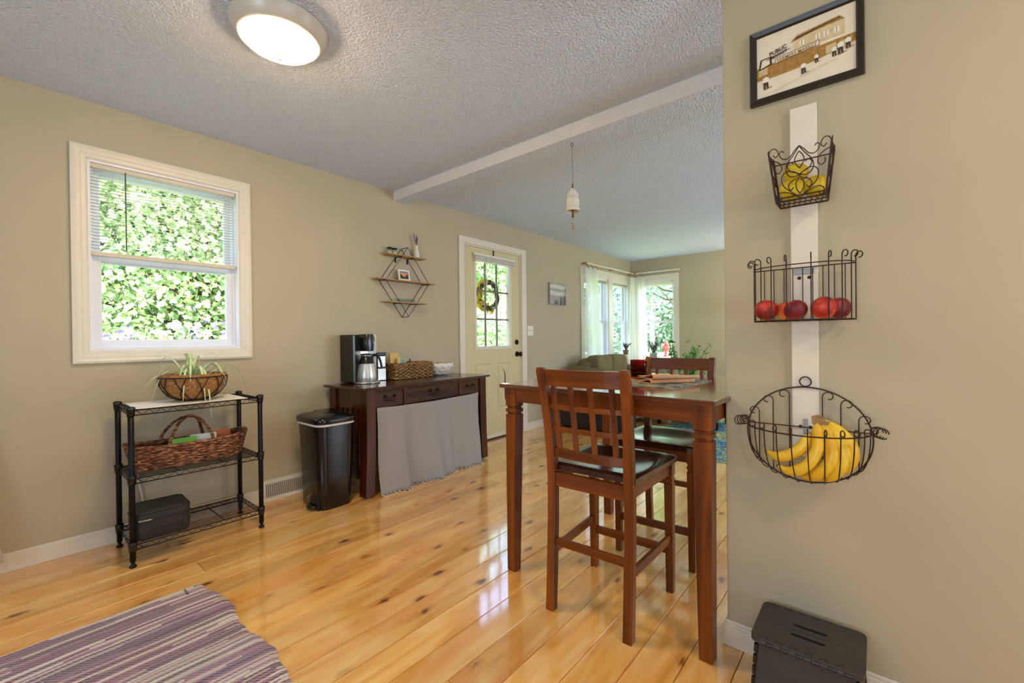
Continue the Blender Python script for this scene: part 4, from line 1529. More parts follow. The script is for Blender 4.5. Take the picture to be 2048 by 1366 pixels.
# ------------------------------------------------------------------ wall shelf
t = thing('diamond_wall_shelf', 'black wire diamond wall shelf with three thin wooden boards', 'shelf', (2.312, WY, 1.583))
mb = MB()
YB, YF = -0.004, -0.098
HW, HT, HBt = 0.224, 0.296, -0.298
for y in (YB, YF):
    mb.tube([(0, y, HT), (HW, y, 0), (0, y, HBt), (-HW, y, 0)], 0.0032, 6, closed=True)
for x, z in ((0, HT), (HW, 0), (0, HBt), (-HW, 0), (-0.062, 0.214), (0.062, 0.214), (-0.085, -0.185), (0.085, -0.185)):
    mb.bar((x, YB, z), (x, YF, z), 0.0032, 6)
mb.build('wire_frame', 'black_metal', t)
for x0, x1, z in ((-0.197, 0.197, 0.214), (-0.298, 0.298, 0.0), (-0.197, 0.197, -0.185)):
    MB().box(x0, x1, -0.102, -0.004, z + 0.003, z + 0.013).build('board', 'shelf_board', t, bevel=0.001)
for x in (-0.062, 0.062):
    MB().box(x - 0.006, x + 0.006, -0.006, 0, 0.17, 0.214).build('bracket', 'black_metal', t)
ZT = 1.583 + 0.214 + 0.0132
for k, x in enumerate((2.165, 2.213)):
    t = thing('candle_jar', ['small candle jar with black lid, left one on the top wall board', 'small candle jar with black lid, right one on the top wall board'][k], 'candle', (x, 3.145, ZT), group='candle jars on the wall shelf')
    MB().lathe([(0.0, 0.0), (0.021, 0.0), (0.022, 0.004), (0.022, 0.044), (0.019, 0.047), (0.0, 0.047)], 18).build('jar', 'clear_glass', t)
    MB().lathe([(0.0, 0.002), (0.0195, 0.002), (0.0195, 0.026), (0.0, 0.026)], 18).build('wax', 'wax_cream', t)
    MB().lathe([(0.0, 0.046), (0.0225, 0.046), (0.0225, 0.056), (0.0, 0.057)], 18).build('jar_lid', 'black_plastic', t)
t = thing('bottle_vase', 'white bottle vase with lavender sprigs on the top wall board', 'vase', (2.445, 3.145, ZT))
MB().lathe([(0.0, 0.0), (0.022, 0.0), (0.024, 0.01), (0.0235, 0.05), (0.017, 0.07), (0.012, 0.085), (0.012, 0.105), (0.0135, 0.112), (0.010, 0.112), (0.009, 0.09), (0.0, 0.08)], 20).build('vase_body', 'ceramic_white', t)
for k, (dx, dy, h_) in enumerate(((-0.028, 0.0, 0.21), (-0.008, -0.01, 0.20), (0.012, 0.0, 0.185))):
    st = MB().tube([(0, 0, 0.09), (dx * 0.4, dy * 0.4, 0.13), (dx, dy, h_)], 0.0014, 5).build('sprig', 'stem_green', t)
    mb = MB()
    for q in range(14):
        f = 0.35 + 0.65 * q / 13
        mb.ell((dx * f + 0.002 * math.cos(q * 2.4), dy * f + 0.002 * math.sin(q * 2.4), 0.10 + (h_ - 0.10) * f), 0.0042, 0.0042, 0.006, 6, 4)
    mb.build('lavender_spike', 'lavender', st)
t = thing('tabletop_photo', 'small white-framed sunset valley photo on the middle wall board', 'photo frame', (2.30, 3.135, 1.583 + 0.0132))
t.rotation_euler = (R(-10), 0, 0)
MB().frame(-0.058, 0.058, 0.0, 0.095, [(0, 0), (0, -0.012), (0.014, -0.012), (0.014, 0.0)]).build('frame', 'ceramic_white', t)
MB().box(-0.046, 0.046, -0.006, -0.002, 0.012, 0.083).build('print_sky', 'sky_orange', t)
mb = MB()
mb.box(-0.044, 0.044, -0.0068, -0.0062, 0.066, 0.081)
mb.build('print_cloud', 'sky_blue', t)
mb = MB()
mb.prism([(-0.044, 0.014), (0.044, 0.014), (0.044, 0.06), (0.025, 0.052), (0.008, 0.032), (-0.006, 0.034), (-0.022, 0.05), (-0.044, 0.062)], -0.0076, -0.0069, 'y')
mb.build('print_hills', 'sepia_dark', t)
t = tag(MB().ell((0, 0, 0.008), 0.012, 0.010, 0.009, 10, 6).build('pebble', 'black_plastic_matte', loc=(2.225, 3.14, 1.5962)), 'tiny dark pebble beside the small photo on the wall shelf', 'pebble')
t = thing('glass_dish', 'shallow pale glass dish on the lowest wall board', 'dish', (2.315, 3.135, 1.583 - 0.185 + 0.0132))
n = 32
MB().loft([[(a * 0.10 * math.cos(2 * PI * k / n), a * 0.032 * math.sin(2 * PI * k / n), z) for k in range(n)] for a, z in ((0.8, 0), (0.95, 0.006), (1.0, 0.03), (0.97, 0.03), (0.9, 0.008), (0.1, 0.006))]).build('dish_body', 'clear_glass', t)
MB().ell((-0.085, -0.01, 0.018), 0.016, 0.012, 0.014, 10, 6).build('glass_knob', 'clear_glass', t)

# canvas print
t = thing('canvas_print', 'small square grey beach canvas between the door and the curtain', 'picture', (4.72, WY, 1.66))
MB().box(-0.188, 0.188, -0.03, 0, -0.138, 0.138).build('canvas', 'print_grey', t, bevel=0.002)
mb = MB()
mb.prism([(-0.186, -0.02), (0.186, -0.03), (0.186, 0.03), (0.05, 0.02), (-0.186, 0.035)], -0.0306, -0.0303, 'y')
mb.prism([(-0.186, 0.07), (0.1, 0.06), (0.186, 0.10), (0.0, 0.12), (-0.186, 0.11)], -0.0306, -0.0303, 'y')
mb.build('print_surf', 'print_light', t)
mb = MB()
rq = random.Random(4)
for k in range(26):
    x = rq.uniform(-0.10, 0.17)
    b_ = -0.137
    h_ = rq.uniform(0.03, 0.09) + max(0, x) * 1.0
    x2 = min(0.183, x + rq.uniform(-0.02, 0.03))
    mb.prism([(x - 0.004, b_), (x + 0.004, b_), (x2, min(0.12, b_ + h_))], -0.0312, -0.0308, 'y')
    for q in range(3):
        f = (q + 1) / 4
        px, pz = x + (x2 - x) * f, b_ + h_ * f
        mb.prism([(px, pz), (px + 0.012, pz + 0.006), (px + 0.002, pz + 0.006)], -0.0312, -0.0308, 'y')
mb.build('print_plants', 'print_dark', t)


# ------------------------------------------------------------------ dining table
tb = thing('pub_table', 'square dark wood pub table with tapered notched legs', 'table', (1.9847, 0.8595, 0), R(-2.4))
MB().box(-0.48, 0.48, -0.48, 0.48, 0.855, 0.873).build('table_top', 'table_top_wood', tb, bevel=0.004)


def tleg(sx, sy):
    mb = MB()
    ox, oy = sx * 0.459, sy * 0.459      # outer corner

    def ring(z, w, ins=0.0):
        return [(ox - sx * (ins + (w if a else 0)), oy - sy * (ins + (w if b else 0)), z) for a, b in ((0, 0), (1, 0), (1, 1), (0, 1))]
    mb.loft([ring(0.0, 0.040, 0.002), ring(0.004, 0.044), ring(0.722, 0.058), ring(0.730, 0.058), ring(0.733, 0.046, 0.006), ring(0.739, 0.046, 0.006), ring(0.742, 0.058),
             ring(0.757, 0.058), ring(0.760, 0.046, 0.006), ring(0.766, 0.046, 0.006), ring(0.770, 0.058), ring(0.855, 0.058)], smooth=False)
    return mb


for sx in (-1, 1):
    for sy in (-1, 1):
        tleg(sx, sy).build('leg', 'brown_wood_z', tb, bevel=0.0012)
for s_ in (-1, 1):
    MB().box(s_ * 0.445 - 0.011, s_ * 0.445 + 0.011, -0.401, 0.401, 0.792, 0.855).build('apron', 'brown_wood_y', tb, bevel=0.002)
    MB().box(-0.401, 0.401, s_ * 0.445 - 0.011, s_ * 0.445 + 0.011, 0.792, 0.855).build('apron', 'brown_wood_x', tb, bevel=0.002)


# ------------------------------------------------------------------ counter chairs
def make_chair(label):
    t = thing('counter_chair', label, 'chair', (0, 0, 0), 0, 'counter chairs at the pub table')
    # seat
    nu, nv = 22, 20

    def seat_outline(u, v):
        x = -0.178 + 0.42 * u
        hw = 0.183 + 0.027 * u
        y = (v * 2 - 1) * hw
        # rounded front corners
        cr = 0.04
        if x > 0.242 - cr and abs(y) > hw - cr:
            dx, dy = x - (0.242 - cr), abs(y) - (hw - cr)
            d = math.hypot(dx, dy)
            k = max(dx, dy) / d if d > 1e-6 else 1
            dx, dy = dx * k, dy * k
            x, y = 0.242 - cr + dx, math.copysign(hw - cr + dy, y)
        return x, y

    mb = MB()
    top, bot = [], []
    for j in range(nv + 1):
        for i in range(nu + 1):
            u, v = i / nu, j / nv
            x, y = seat_outline(u, v)
            sc = math.sin(PI * min(1, max(0, (u - 0.04) / 0.86)))
            dip = 0.014 * sc * (1 - abs(2 * v - 1) ** 3) - 0.006 * sc * math.exp(-((v - 0.5) / 0.07) ** 2) * (u > 0.5) * (u - 0.5) * 2
            edge = 0.005 if (i in (0, nu) or j in (0, nv)) else 0
            top.append((x, y, 0.580 - dip - edge))
            bot.append((x, y, 0.555))
    o = len(top)
    fs = [(j * (nu + 1) + i, j * (nu + 1) + i + 1, (j + 1) * (nu + 1) + i + 1, (j + 1) * (nu + 1) + i) for j in range(nv) for i in range(nu)]
    mb.add(top, fs, True)
    mb.add(bot, [tuple(reversed(f)) for f in fs], False)
    edge_i = [i for i in range(nu + 1)] + [(j) * (nu + 1) + nu for j in range(1, nv + 1)] + [nv * (nu + 1) + i for i in range(nu - 1, -1, -1)] + [j * (nu + 1) for j in range(nv - 1, 0, -1)]
    ne = len(edge_i)
    mb.add([top[i] for i in edge_i] + [bot[i] for i in edge_i], [(k, (k + 1) % ne, ne + (k + 1) % ne, ne + k) for k in range(ne)], False)
    mb.build('seat', 'seat_wood', t)
    # rear posts (leg and back in one)
    px = [(0.0, -0.204), (0.15, -0.194), (0.35, -0.183), (0.50, -0.180), (0.60, -0.184), (0.72, -0.197), (0.84, -0.216), (0.955, -0.241), (0.968, -0.244)]
    for s_ in (-1, 1):
        rings = []
        for z, x in px:
            yc = s_ * (0.1625 + (0.012 * max(0, z - 0.6) / 0.37))
            w, d = 0.0175, 0.0175 if z < 0.7 else 0.0155
            if z > 0.96:
                w, d = w - 0.004, d - 0.004
            rings.append([(x - d, yc - w, z), (x + d, yc - w, z), (x + d, yc + w, z), (x - d, yc + w, z)])
        MB().loft(rings, smooth=False).build('rear_leg', 'brown_wood_z', t, bevel=0.003)
    for s_ in (-1, 1):
        rings = []
        for z, w, ins in ((0.0, 0.0145, 0), (0.46, 0.018, 0), (0.464, 0.0145, 0), (0.470, 0.0145, 0), (0.474, 0.0185, 0), (0.484, 0.0185, 0), (0.488, 0.0145, 0), (0.494, 0.0145, 0), (0.498, 0.018, 0), (0.555, 0.018, 0)):
            cx, cy = 0.1995, s_ * 0.178
            rings.append([(cx - w, cy - w, z), (cx + w, cy - w, z), (cx + w, cy + w, z), (cx - w, cy + w, z)])
        MB().loft(rings, smooth=False).build('front_leg', 'brown_wood_z', t, bevel=0.001)
    MB().box(-0.193, -0.172, -0.146, 0.146, 0.492, 0.548).build('rear_apron', 'brown_wood_y', t, bevel=0.002)
    MB().box(0.186, 0.207, -0.161, 0.161, 0.50, 0.555).build('front_apron', 'brown_wood_y', t, bevel=0.002)
    for s_ in (-1, 1):
        mb = MB()
        mb.loft([[(-0.163, s_ * 0.160 - 0.009, z) for z in (0.50, 0.555)] + [(-0.163, s_ * 0.160 + 0.009, z) for z in (0.555, 0.50)],
                 [(0.182, s_ * 0.176 - 0.009, z) for z in (0.50, 0.555)] + [(0.182, s_ * 0.176 + 0.009, z) for z in (0.555, 0.50)]], smooth=False)
        mb.build('side_apron', 'brown_wood_x', t)
        mb = MB()
        mb.loft([[(-0.177, s_ * 0.163 - 0.008, z) for z in (0.212, 0.246)] + [(-0.177, s_ * 0.163 + 0.008, z) for z in (0.246, 0.212)],
                 [(0.184, s_ * 0.178 - 0.008, z) for z in (0.212, 0.246)] + [(0.184, s_ * 0.178 + 0.008, z) for z in (0.246, 0.212)]], smooth=False)
        mb.build('side_stretcher', 'brown_wood_x', t, bevel=0.002)
    MB().box(-0.196, -0.179, -0.146, 0.146, 0.255, 0.285).build('rear_stretcher', 'brown_wood_y', t, bevel=0.002)
    MB().box(0.190, 0.208, -0.162, 0.162, 0.160, 0.194).build('front_stretcher', 'brown_wood_y', t, bevel=0.002)

    def back_x(z):
        for (za, xa), (zb, xb) in zip(px, px[1:]):
            if z <= zb:
                return xa + (xb - xa) * (z - za) / (zb - za)
        return px[-1][1]

    def rail(z0, z1, bow, th, name):
        mb = MB()
        rings = []
        yw = 0.147 + 0.012 * max(0, z0 - 0.6) / 0.37
        for k in range(13):
            y = -yw + 2 * yw * k / 12
            b_ = -bow * (1 - (y / yw) ** 2)
            xa, xb = back_x(z0) + b_, back_x(z1) + b_
            rings.append([(xa - th, y, z0), (xb - th, y, z1), (xb + th, y, z1), (xa + th, y, z0)])
        mb.loft(rings, smooth=False)
        return mb.build(name, 'brown_wood_y', t, bevel=0.0015)
    rail(0.898, 0.962, 0.020, 0.010, 'crest_rail')
    rail(0.612, 0.648, 0.020, 0.010, 'lower_rail')
    for z in (0.804, 0.717):
        rail(z, z + 0.020, 0.020, 0.006, 'lattice_rail')
    for k in range(4):
        yy = (-0.118 + 0.0787 * k)
        rings = []
        for z in (0.63, 0.68, 0.74, 0.80, 0.86, 0.91):
            b_ = -0.020 * (1 - (yy / 0.15) ** 2)
            y2 = yy * (1 + 0.03 * (z - 0.63) / 0.28)
            x = back_x(z) + b_
            rings.append([(x - 0.008, y2 - 0.009, z), (x + 0.008, y2 - 0.009, z), (x + 0.008, y2 + 0.009, z), (x - 0.008, y2 + 0.009, z)])
        MB().loft(rings, smooth=False).build('slat', 'brown_wood_z', t, bevel=0.0015)
    return t


ch = make_chair('dark wood counter chair in front, its lattice back turned to the viewer')
ch.location = (1.64, 0.852, 0)
ch.rotation_euler = (0, 0, R(2))
dup(ch, (2.256, 0.847, 0), R(180 + 3), 'dark wood counter chair across the table, facing the viewer')

# things on the table
TZ = 0.8733
t = MB().box(-0.205, 0.205, -0.16, 0.16, 0, 0.003).build('placemat', 'placemat_weave', loc=(1.965, 0.765, TZ), rz=R(-2.4))
tag(t, 'blue and tan woven placemat on the table under the peach napkin', 'placemat')
t = thing('amber_tumbler', 'dark amber glass tumbler standing on the table', 'glass', (2.075, 0.915, TZ + 0.003))
prof = [(0.0, 0.0), (0.036, 0.0), (0.040, 0.004), (0.041, 0.09), (0.041, 0.094), (0.0385, 0.094), (0.0375, 0.012), (0.0, 0.010)]
MB().lathe(prof, 40).build('tumbler_body', 'amber_glass', t)
MB().lathe([(0.0, 0.0095), (0.0365, 0.0115), (0.0372, 0.026), (0.0, 0.028)], 32).build('candle_wax', 'dark_leather', t)
# napkin
t = thing('napkin', 'folded peach cloth napkin on the placemat', 'napkin', (1.99, 0.725, TZ + 0.0032), R(-38))


def fold(mb, x0, x1, y0, y1, z, h, seed):
    def f(u, v):
        # v goes round the fold: bottom, round, top
        x = x0 + (x1 - x0) * u
        th = h * (0.75 + 0.35 * math.sin(u * 2.6 + seed))
        if v < 0.4:
            y = y1 + (y0 - y1) * v / 0.4
            zz = z
        elif v < 0.6:
            a = PI * (v - 0.4) / 0.2
            y = y0 - th * 0.9 * math.sin(a)
            zz = z + th * (1 - math.cos(a))
        else:
            k = (v - 0.6) / 0.4
            y = y0 + (y1 - y0) * k
            zz = z + 2 * th * (1 - 0.72 * k) + 0.004 * math.sin(k * 5 + seed)
        taper = 1 - 0.35 * max(0, u - 0.6) / 0.4
        return (x, y * taper, zz)
    mb.sheet(f, 16, 30)


mb = MB()
fold(mb, -0.13, 0.10, -0.05, 0.07, 0.001, 0.0075, 0.4)
mb.build('lower_fold', 'peach_cloth', t, solid=0.0016)
mb = MB()
fold(mb, -0.125, 0.125, -0.055, 0.07, 0.020, 0.0095, 1.9)
mb.build('upper_fold', 'peach_cloth', t, solid=0.0016)

# ------------------------------------------------------------------ partition things
def wallthing(name, label, cat, y, z, group=None, out=0.0):
    """local x = right (world -Y), local -y = out of the wall, z up"""
    return thing(name, label, cat, (PX - out, y, z), R(-90), group)


# framed picture
t = wallthing('framed_picture', 'black-framed sepia market photograph at the top of the right wall', 'picture', 0.172, 1.965)
FW, FH = 0.149, 0.119
MB().frame(-FW, FW, -FH, FH, [(0, 0), (0, -0.018), (0.004, -0.022), (0.016, -0.018), (0.020, -0.012), (0.020, 0)]).build('frame', 'frame_black', t)
MB().box(-FW + 0.018, FW - 0.018, -0.010, -0.004, -FH + 0.018, FH - 0.018).build('print_paper', 'print_cream', t)
L0 = -0.0102


def flat(poly, layer, mat, name):
    y = L0 - 0.0003 * layer
    mb = MB()
    mb.prism([(x, z) for x, z in poly], y - 0.0001, y + 0.0001, 'y')
    mb.build(name, mat, t)


iw, ih = FW - 0.020, FH - 0.020   # half sizes 0.129 x 0.099


def P2(a, b):
    return (-iw + 2 * iw * a, -ih + 2 * ih * b)


# long curved market hall, building, signs, people
hall_top = [P2(a, 0.50 + 0.03 * math.sin(a * 3) + (0.12 * max(0, a - 0.66))) for a in [i / 14 for i in range(15)]]
hall_bot = [P2(a, 0.29 - 0.10 * math.sin(a * PI) * 0.5 + 0.13 * a) for a in [1 - i / 14 for i in range(15)]]
flat(hall_top + hall_bot, 1, 'sepia_mid', 'print_market_hall')
for a0 in (0.02, 0.72, 0.86):
    flat([P2(a0, 0.36), P2(a0 + 0.1, 0.37), P2(a0 + 0.1, 0.50), P2(a0, 0.48)], 2, 'sepia_light', 'print_bay')
flat([P2(0.40, 0.58), P2(0.40, 0.74), P2(0.90, 0.82), P2(0.90, 0.58)], 1, 'print_tone', 'print_building')
flat([P2(0.37, 0.74), P2(0.43, 0.82), P2(0.85, 0.88), P2(0.90, 0.81), P2(0.60, 0.785)], 2, 'sepia_mid', 'print_roof')
flat([P2(0.41, 0.76), P2(0.43, 0.79), P2(0.86, 0.86), P2(0.86, 0.845)], 3, 'sepia_dark', 'print_roof_line')
for a0 in (0.46, 0.62, 0.70, 0.80):
    flat([P2(a0, 0.64), P2(a0 + 0.05, 0.64), P2(a0 + 0.05, 0.72), P2(a0, 0.72)], 2, 'paper_white', 'print_window')
    flat([P2(a0 + 0.02, 0.64), P2(a0 + 0.027, 0.64), P2(a0 + 0.027, 0.72), P2(a0 + 0.02, 0.72)], 3, 'sepia_mid', 'print_window_bar')
flat([P2(0.20, 0.49), P2(0.66, 0.54), P2(0.66, 0.625), P2(0.20, 0.575)], 3, 'sepia_dark', 'print_sign_edge')
flat([P2(0.205, 0.498), P2(0.655, 0.548), P2(0.655, 0.615), P2(0.205, 0.567)], 4, 'print_cream', 'print_sign')
flat([P2(0.10, 0.60), P2(0.36, 0.66), P2(0.37, 0.655), P2(0.11, 0.59)], 4, 'sepia_dark', 'print_sign_beam')
flat([P2(0.02, 0.46), P2(0.04, 0.63), P2(0.16, 0.64), P2(0.17, 0.50)], 2, 'sepia_dark', 'print_stall')
flat([P2(0.04, 0.48), P2(0.06, 0.61), P2(0.14, 0.62), P2(0.145, 0.52)], 3, 'print_cream', 'print_stall_front')
for a, b, s_ in ((0.10, 0.20, 1.0), (0.50, 0.24, 0.8), (0.86, 0.36, 0.9), (0.80, 0.34, 0.7), (0.63, 0.33, 0.6), (0.93, 0.40, 0.8)):
    def q(dx, dz):
        return P2(a + dx * s_, b + dz * s_)
    flat([q(-0.03, 0.03), q(0.03, 0.03), q(0.035, 0.10), q(0.0, 0.13), q(-0.035, 0.10)], 5, 'paper_white', 'print_figure')
    flat([q(-0.025, -0.08), q(-0.005, -0.08), q(0.0, 0.02), q(0.01, -0.07), q(0.03, -0.07), q(0.025, 0.035), q(-0.03, 0.035)], 6, 'sepia_dark', 'print_figure_legs')
    flat([q(-0.01, -0.085), q(0.07, -0.06), q(0.06, -0.05), q(-0.01, -0.07)], 5, 'sepia_mid', 'print_shadow')
for k in range(7):
    b = 0.04 + 0.03 * k
    flat([P2(0.1 + 0.09 * k, b), P2(0.3 + 0.09 * k, b + 0.02), P2(0.3 + 0.09 * k, b + 0.024), P2(0.1 + 0.09 * k, b + 0.004)], 2, 'sepia_light', 'print_street_line')


def text_mesh(body, size, width, mat, loc, rot, parent, name, bold=0.0):
    cu = bpy.data.curves.new(name, 'FONT')
    cu.body = body
    cu.size = size
    cu.extrude = 0.0002
    cu.offset = bold
    cu.align_x = 'CENTER'
    tmp = bpy.data.objects.new(name + '_tmp', cu)
    COL.objects.link(tmp)
    bpy.context.view_layer.update()
    me = bpy.data.meshes.new_from_object(tmp.evaluated_get(bpy.context.evaluated_depsgraph_get()))
    bpy.data.objects.remove(tmp)
    me.name = name
    xs = [v.co.x for v in me.vertices]
    sc = width / (max(xs) - min(xs))
    for v in me.vertices:
        v.co.x *= sc
    me.materials.clear()
    me.materials.append(MATS[mat])
    o = bpy.data.objects.new(name, me)
    COL.objects.link(o)
    o.parent = parent
    o.location = loc
    o.rotation_euler = rot
    return o


sl_ = math.atan2(0.05 * 2 * ih, 0.45 * 2 * iw)
p = P2(0.43, 0.524)
text_mesh('FARMERS MARKET', 0.0155, 0.106, 'sepia_mid', (p[0], L0 - 0.002, p[1]), (R(90), -sl_, 0), t, 'sign_lettering', 0.0002)
p = P2(0.24, 0.665)
text_mesh('PUBLIC', 0.017, 0.048, 'sepia_dark', (p[0], L0 - 0.002, p[1]), (R(90), -0.22, 0), t, 'roof_sign_lettering', 0.0003)
p = P2(0.25, 0.60)
text_mesh('MARKET', 0.014, 0.045, 'sepia_dark', (p[0], L0 - 0.0022, p[1]), (R(90), -0.18, 0), t, 'roof_sign_lettering', 0.0002)

# white board
t = wallthing('basket_rail', 'tall narrow white painted board fixed to the right wall behind the baskets', 'board', 0.174, 0.0)
MB().box(-0.0355, 0.0355, -0.018, 0, 0.70, 1.799).build('board_plank', 'white_paint_board', t, bevel=0.002)
for zz in (1.262, 0.795):
    for x in (-0.013, 0.013):
        mb = MB().lathe([(0, 0), (0.0052, 0), (0.0052, 0.001), (0, 0.001)], 14)
        mb.xf(Matrix.Translation((x, -0.0182, zz)) @ Matrix.Rotation(R(90), 4, 'X'))
        mb.build('screw_hole', 'brown_wire', t)
MB().box(-0.026, 0.026, -0.021, -0.018, 1.273, 1.288).build('mending_plate', 'galvanised', t, bevel=0.001)
MB().box(-0.006, 0.006, -0.021, -0.018, 0.772, 0.82).build('mending_plate', 'galvanised', t, bevel=0.001)

# top scrolled basket
BO = 0.018
bk = wallthing('scroll_basket', 'small flared scrollwork metal basket, topmost on the white board', 'basket', 0.174, 1.49, 'wall baskets on the white board', BO)
BZ = 0.0


def spiral(cx, cz, r0, r1, a0, a1, n=12):
    return [(cx + (r0 + (r1 - r0) * i / n) * math.cos(a0 + (a1 - a0) * i / n), cz + (r0 + (r1 - r0) * i / n) * math.sin(a0 + (a1 - a0) * i / n)) for i in range(n + 1)]


def panel_map(kind):
    # s in -1..1, t in 0..1
    def f(s_, t_):
        hw = 0.062 + (0.079 - 0.062) * t_
        yy = -0.080 - 0.018 * t_
        if kind == 'front':
            return (s_ * hw, yy, BZ + 0.152 * t_)
        sgn = -1 if kind == 'left' else 1
        return (sgn * hw, -0.001 + (yy + 0.001) * (s_ * 0.5 + 0.5), BZ + 0.152 * t_)
    return f


def scrollwork(mb, f, full=True, r=0.0015):
    def line(pts, n=5):
        mb.tube([f(p.x, p.y) for p in catmull([(a, b, 0) for a, b in pts], n)], r, 5)
    for m in (-1, 1):
        X = lambda pts: [(m * a, b) for a, b in pts]
        line(X([(0, 1.0), (0.14, 0.93), (0.30, 0.83), (0.48, 0.80), (0.62, 0.86), (0.64, 0.94), (0.56, 0.97), (0.49, 0.93)]))
        line(X([(0.97, 0.98), (0.92, 1.03), (0.80, 1.05), (0.70, 1.0), (0.69, 0.92), (0.78, 0.88), (0.86, 0.93)]))
        line(X([(0.97, 0.84), (0.80, 0.80), (0.64, 0.72), (0.62, 0.62), (0.74, 0.56), (0.86, 0.60), (0.84, 0.68)]))
        if full:
            line(X([(0, 0.99), (0.20, 0.84), (0.42, 0.70), (0.48, 0.56), (0.36, 0.46), (0.14, 0.44), (-0.10, 0.50), (-0.34, 0.56), (-0.42, 0.66), (-0.30, 0.72), (-0.20, 0.68)]))
            line(X([(0, 0.02), (0.34, 0.16), (0.62, 0.30), (0.66, 0.46), (0.46, 0.56), (0.16, 0.52), (-0.08, 0.40), (-0.30, 0.36), (-0.44, 0.27), (-0.36, 0.19), (-0.24, 0.24)]))
            line(X([(0, 0.90), (0.13, 0.80), (0.15, 0.70), (0.0, 0.58)]))
            line(X([(0, 0.40), (0.14, 0.32), (0.13, 0.20), (0.0, 0.10)]))
            line(X([(0, 0.02), (0.40, 0.14), (0.70, 0.18), (0.90, 0.13), (0.92, 0.04), (0.80, 0.02), (0.72, 0.07)]))
        else:
            line(X([(0, 0.95), (0.45, 0.75), (0.5, 0.5), (0.1, 0.4), (-0.3, 0.5)]))
            line(X([(0, 0.04), (0.5, 0.25), (0.55, 0.45), (0.2, 0.6), (-0.2, 0.55)]))


f_ = panel_map('front')
mb = MB()
scrollwork(mb, f_)
mb.build('front_scrollwork', 'brown_wire', bk)
for kd in ('left', 'right'):
    mb = MB()
    scrollwork(mb, panel_map(kd), False)
    mb.build('side_scrollwork', 'brown_wire', bk)
mb = MB()
for s_ in (-1, 1):
    mb.tube([f_(s_, 0), f_(s_, 1)], 0.0026, 6)
    g_ = panel_map('left' if s_ < 0 else 'right')
    mb.tube([g_(-1, 0), g_(-1, 1)], 0.0026, 6)
    mb.tube([g_(-1, 0), g_(1, 0)], 0.0026, 6)
    mb.tube([g_(-1, 0.08), g_(1, 0.08)], 0.0016, 6)
mb.tube([f_(-1, 0), f_(1, 0)], 0.0028, 6)
mb.tube([f_(-1, 0.07), f_(1, 0.07)], 0.0020, 6)
mb.tube([(-0.062, -0.001, 0), (0.062, -0.001, 0)], 0.0026, 6)
mb.tube([(-0.078, -0.001, 0.14), (0.078, -0.001, 0.14)], 0.0018, 6)
mb.build('basket_frame', 'brown_wire', bk)
mb = MB()
for k in range(9):
    x = -0.056 + 0.014 * k
    mb.tube(catmull([(x, -0.001, 0), (x + 0.007, -0.03, 0), (x - 0.004, -0.055, 0), (x + 0.003, -0.08, 0)], 4), 0.0016, 5)
mb.tube([(-0.062, -0.04, 0), (0.062, -0.04, 0)], 0.0016, 5)
mb.build('basket_floor', 'brown_wire', bk)
for k, (x, y, z, rx, rz_, an, lab) in enumerate(((-0.022, -0.046, 0.038, 0.036, 0.033, 0.3, 'yellow mango at the lower left in the scrollwork basket'), (0.036, -0.044, 0.037, 0.032, 0.033, -0.5, 'yellow mango at the lower right in the scrollwork basket'), (-0.014, -0.046, 0.088, 0.038, 0.030, 0.9, 'yellow mango resting on top in the scrollwork basket'))):
    o = MB().ell((0, 0, 0), rx, 0.029, rz_, 20, 14, lambda p: [p[0] * (1 + 0.10 * p[2]), p[1], p[2] + 0.08 * p[0] * p[0]])
    o = o.build('mango', 'mango_yellow', loc=(PX - BO + y, 0.174 - x, 1.49 + z), rz=R(-90) + an)
    tag(o, lab, 'fruit', 'mangoes in the scrollwork basket')

# middle basket
bk = wallthing('wire_fruit_basket', 'straight-barred half-oval wire basket with peaches in the middle of the board', 'basket', 0.178, 1.128, 'wall baskets on the white board', BO)
A2, B2 = 0.132, 0.094
HB2 = 0.166


def dpt(a, z, k=1.0):
    return (A2 * k * math.cos(a), -0.004 - B2 * k * math.sin(a), z)


def superD(i, n, z):
    a = PI * i / n
    c, s_ = math.cos(a), math.sin(a)
    return (A2 * math.copysign(abs(c) ** 0.8, c), -0.004 - B2 * abs(s_) ** 0.75, z)


MB().tube([superD(i, 30, HB2) for i in range(31)], 0.0017, 6, closed=True).build('top_ring', 'brown_wire', bk)
MB().tube([superD(i, 30, 0.0) for i in range(31)], 0.0022, 6, closed=True).build('bottom_ring', 'brown_wire', bk)
mb = MB()
nb = 10
for k in range(nb):
    i = 1 + 28 * k / (nb - 1)
    p0, p1 = superD(i, 30, 0.0), superD(i, 30, HB2)
    out = Vector((p1[0] / A2 * 0.7 if abs(p1[0]) > 0.05 else p1[0] / A2 * 0.4, -1.0 if abs(p1[0]) < 0.1 else -0.6, 0)).normalized()
    pts = [p0, p1]
    c0 = Vector(p1) + Vector((0, 0, 0.018)) + out * 0.012
    for q in range(11):
        a = PI - 0.2 + (-2 * PI * 0.78) * q / 10
        rr_ = 0.012 - 0.0005 * q
        pts.append(tuple(c0 + out * rr_ * math.cos(a) + Vector((0, 0, rr_ * math.sin(a)))))
    mb.tube(pts, 0.0017, 5)
mb.build('front_bar', 'brown_wire', bk)
mb = MB()
for x in (-0.105, -0.078, -0.05, -0.026, 0.0, 0.026, 0.052, 0.08, 0.106):
    mb.bar((x, -0.004, 0), (x, -0.004, HB2), 0.0014, 5)
for x in (-0.09, -0.06, -0.03, 0.0, 0.03, 0.06, 0.09):
    mb.bar((x, -0.004, 0), (x, -0.004 - B2 * (1 - (x / A2) ** 2) ** 0.4, 0), 0.0014, 5)
mb.build('back_bar', 'brown_wire', bk)


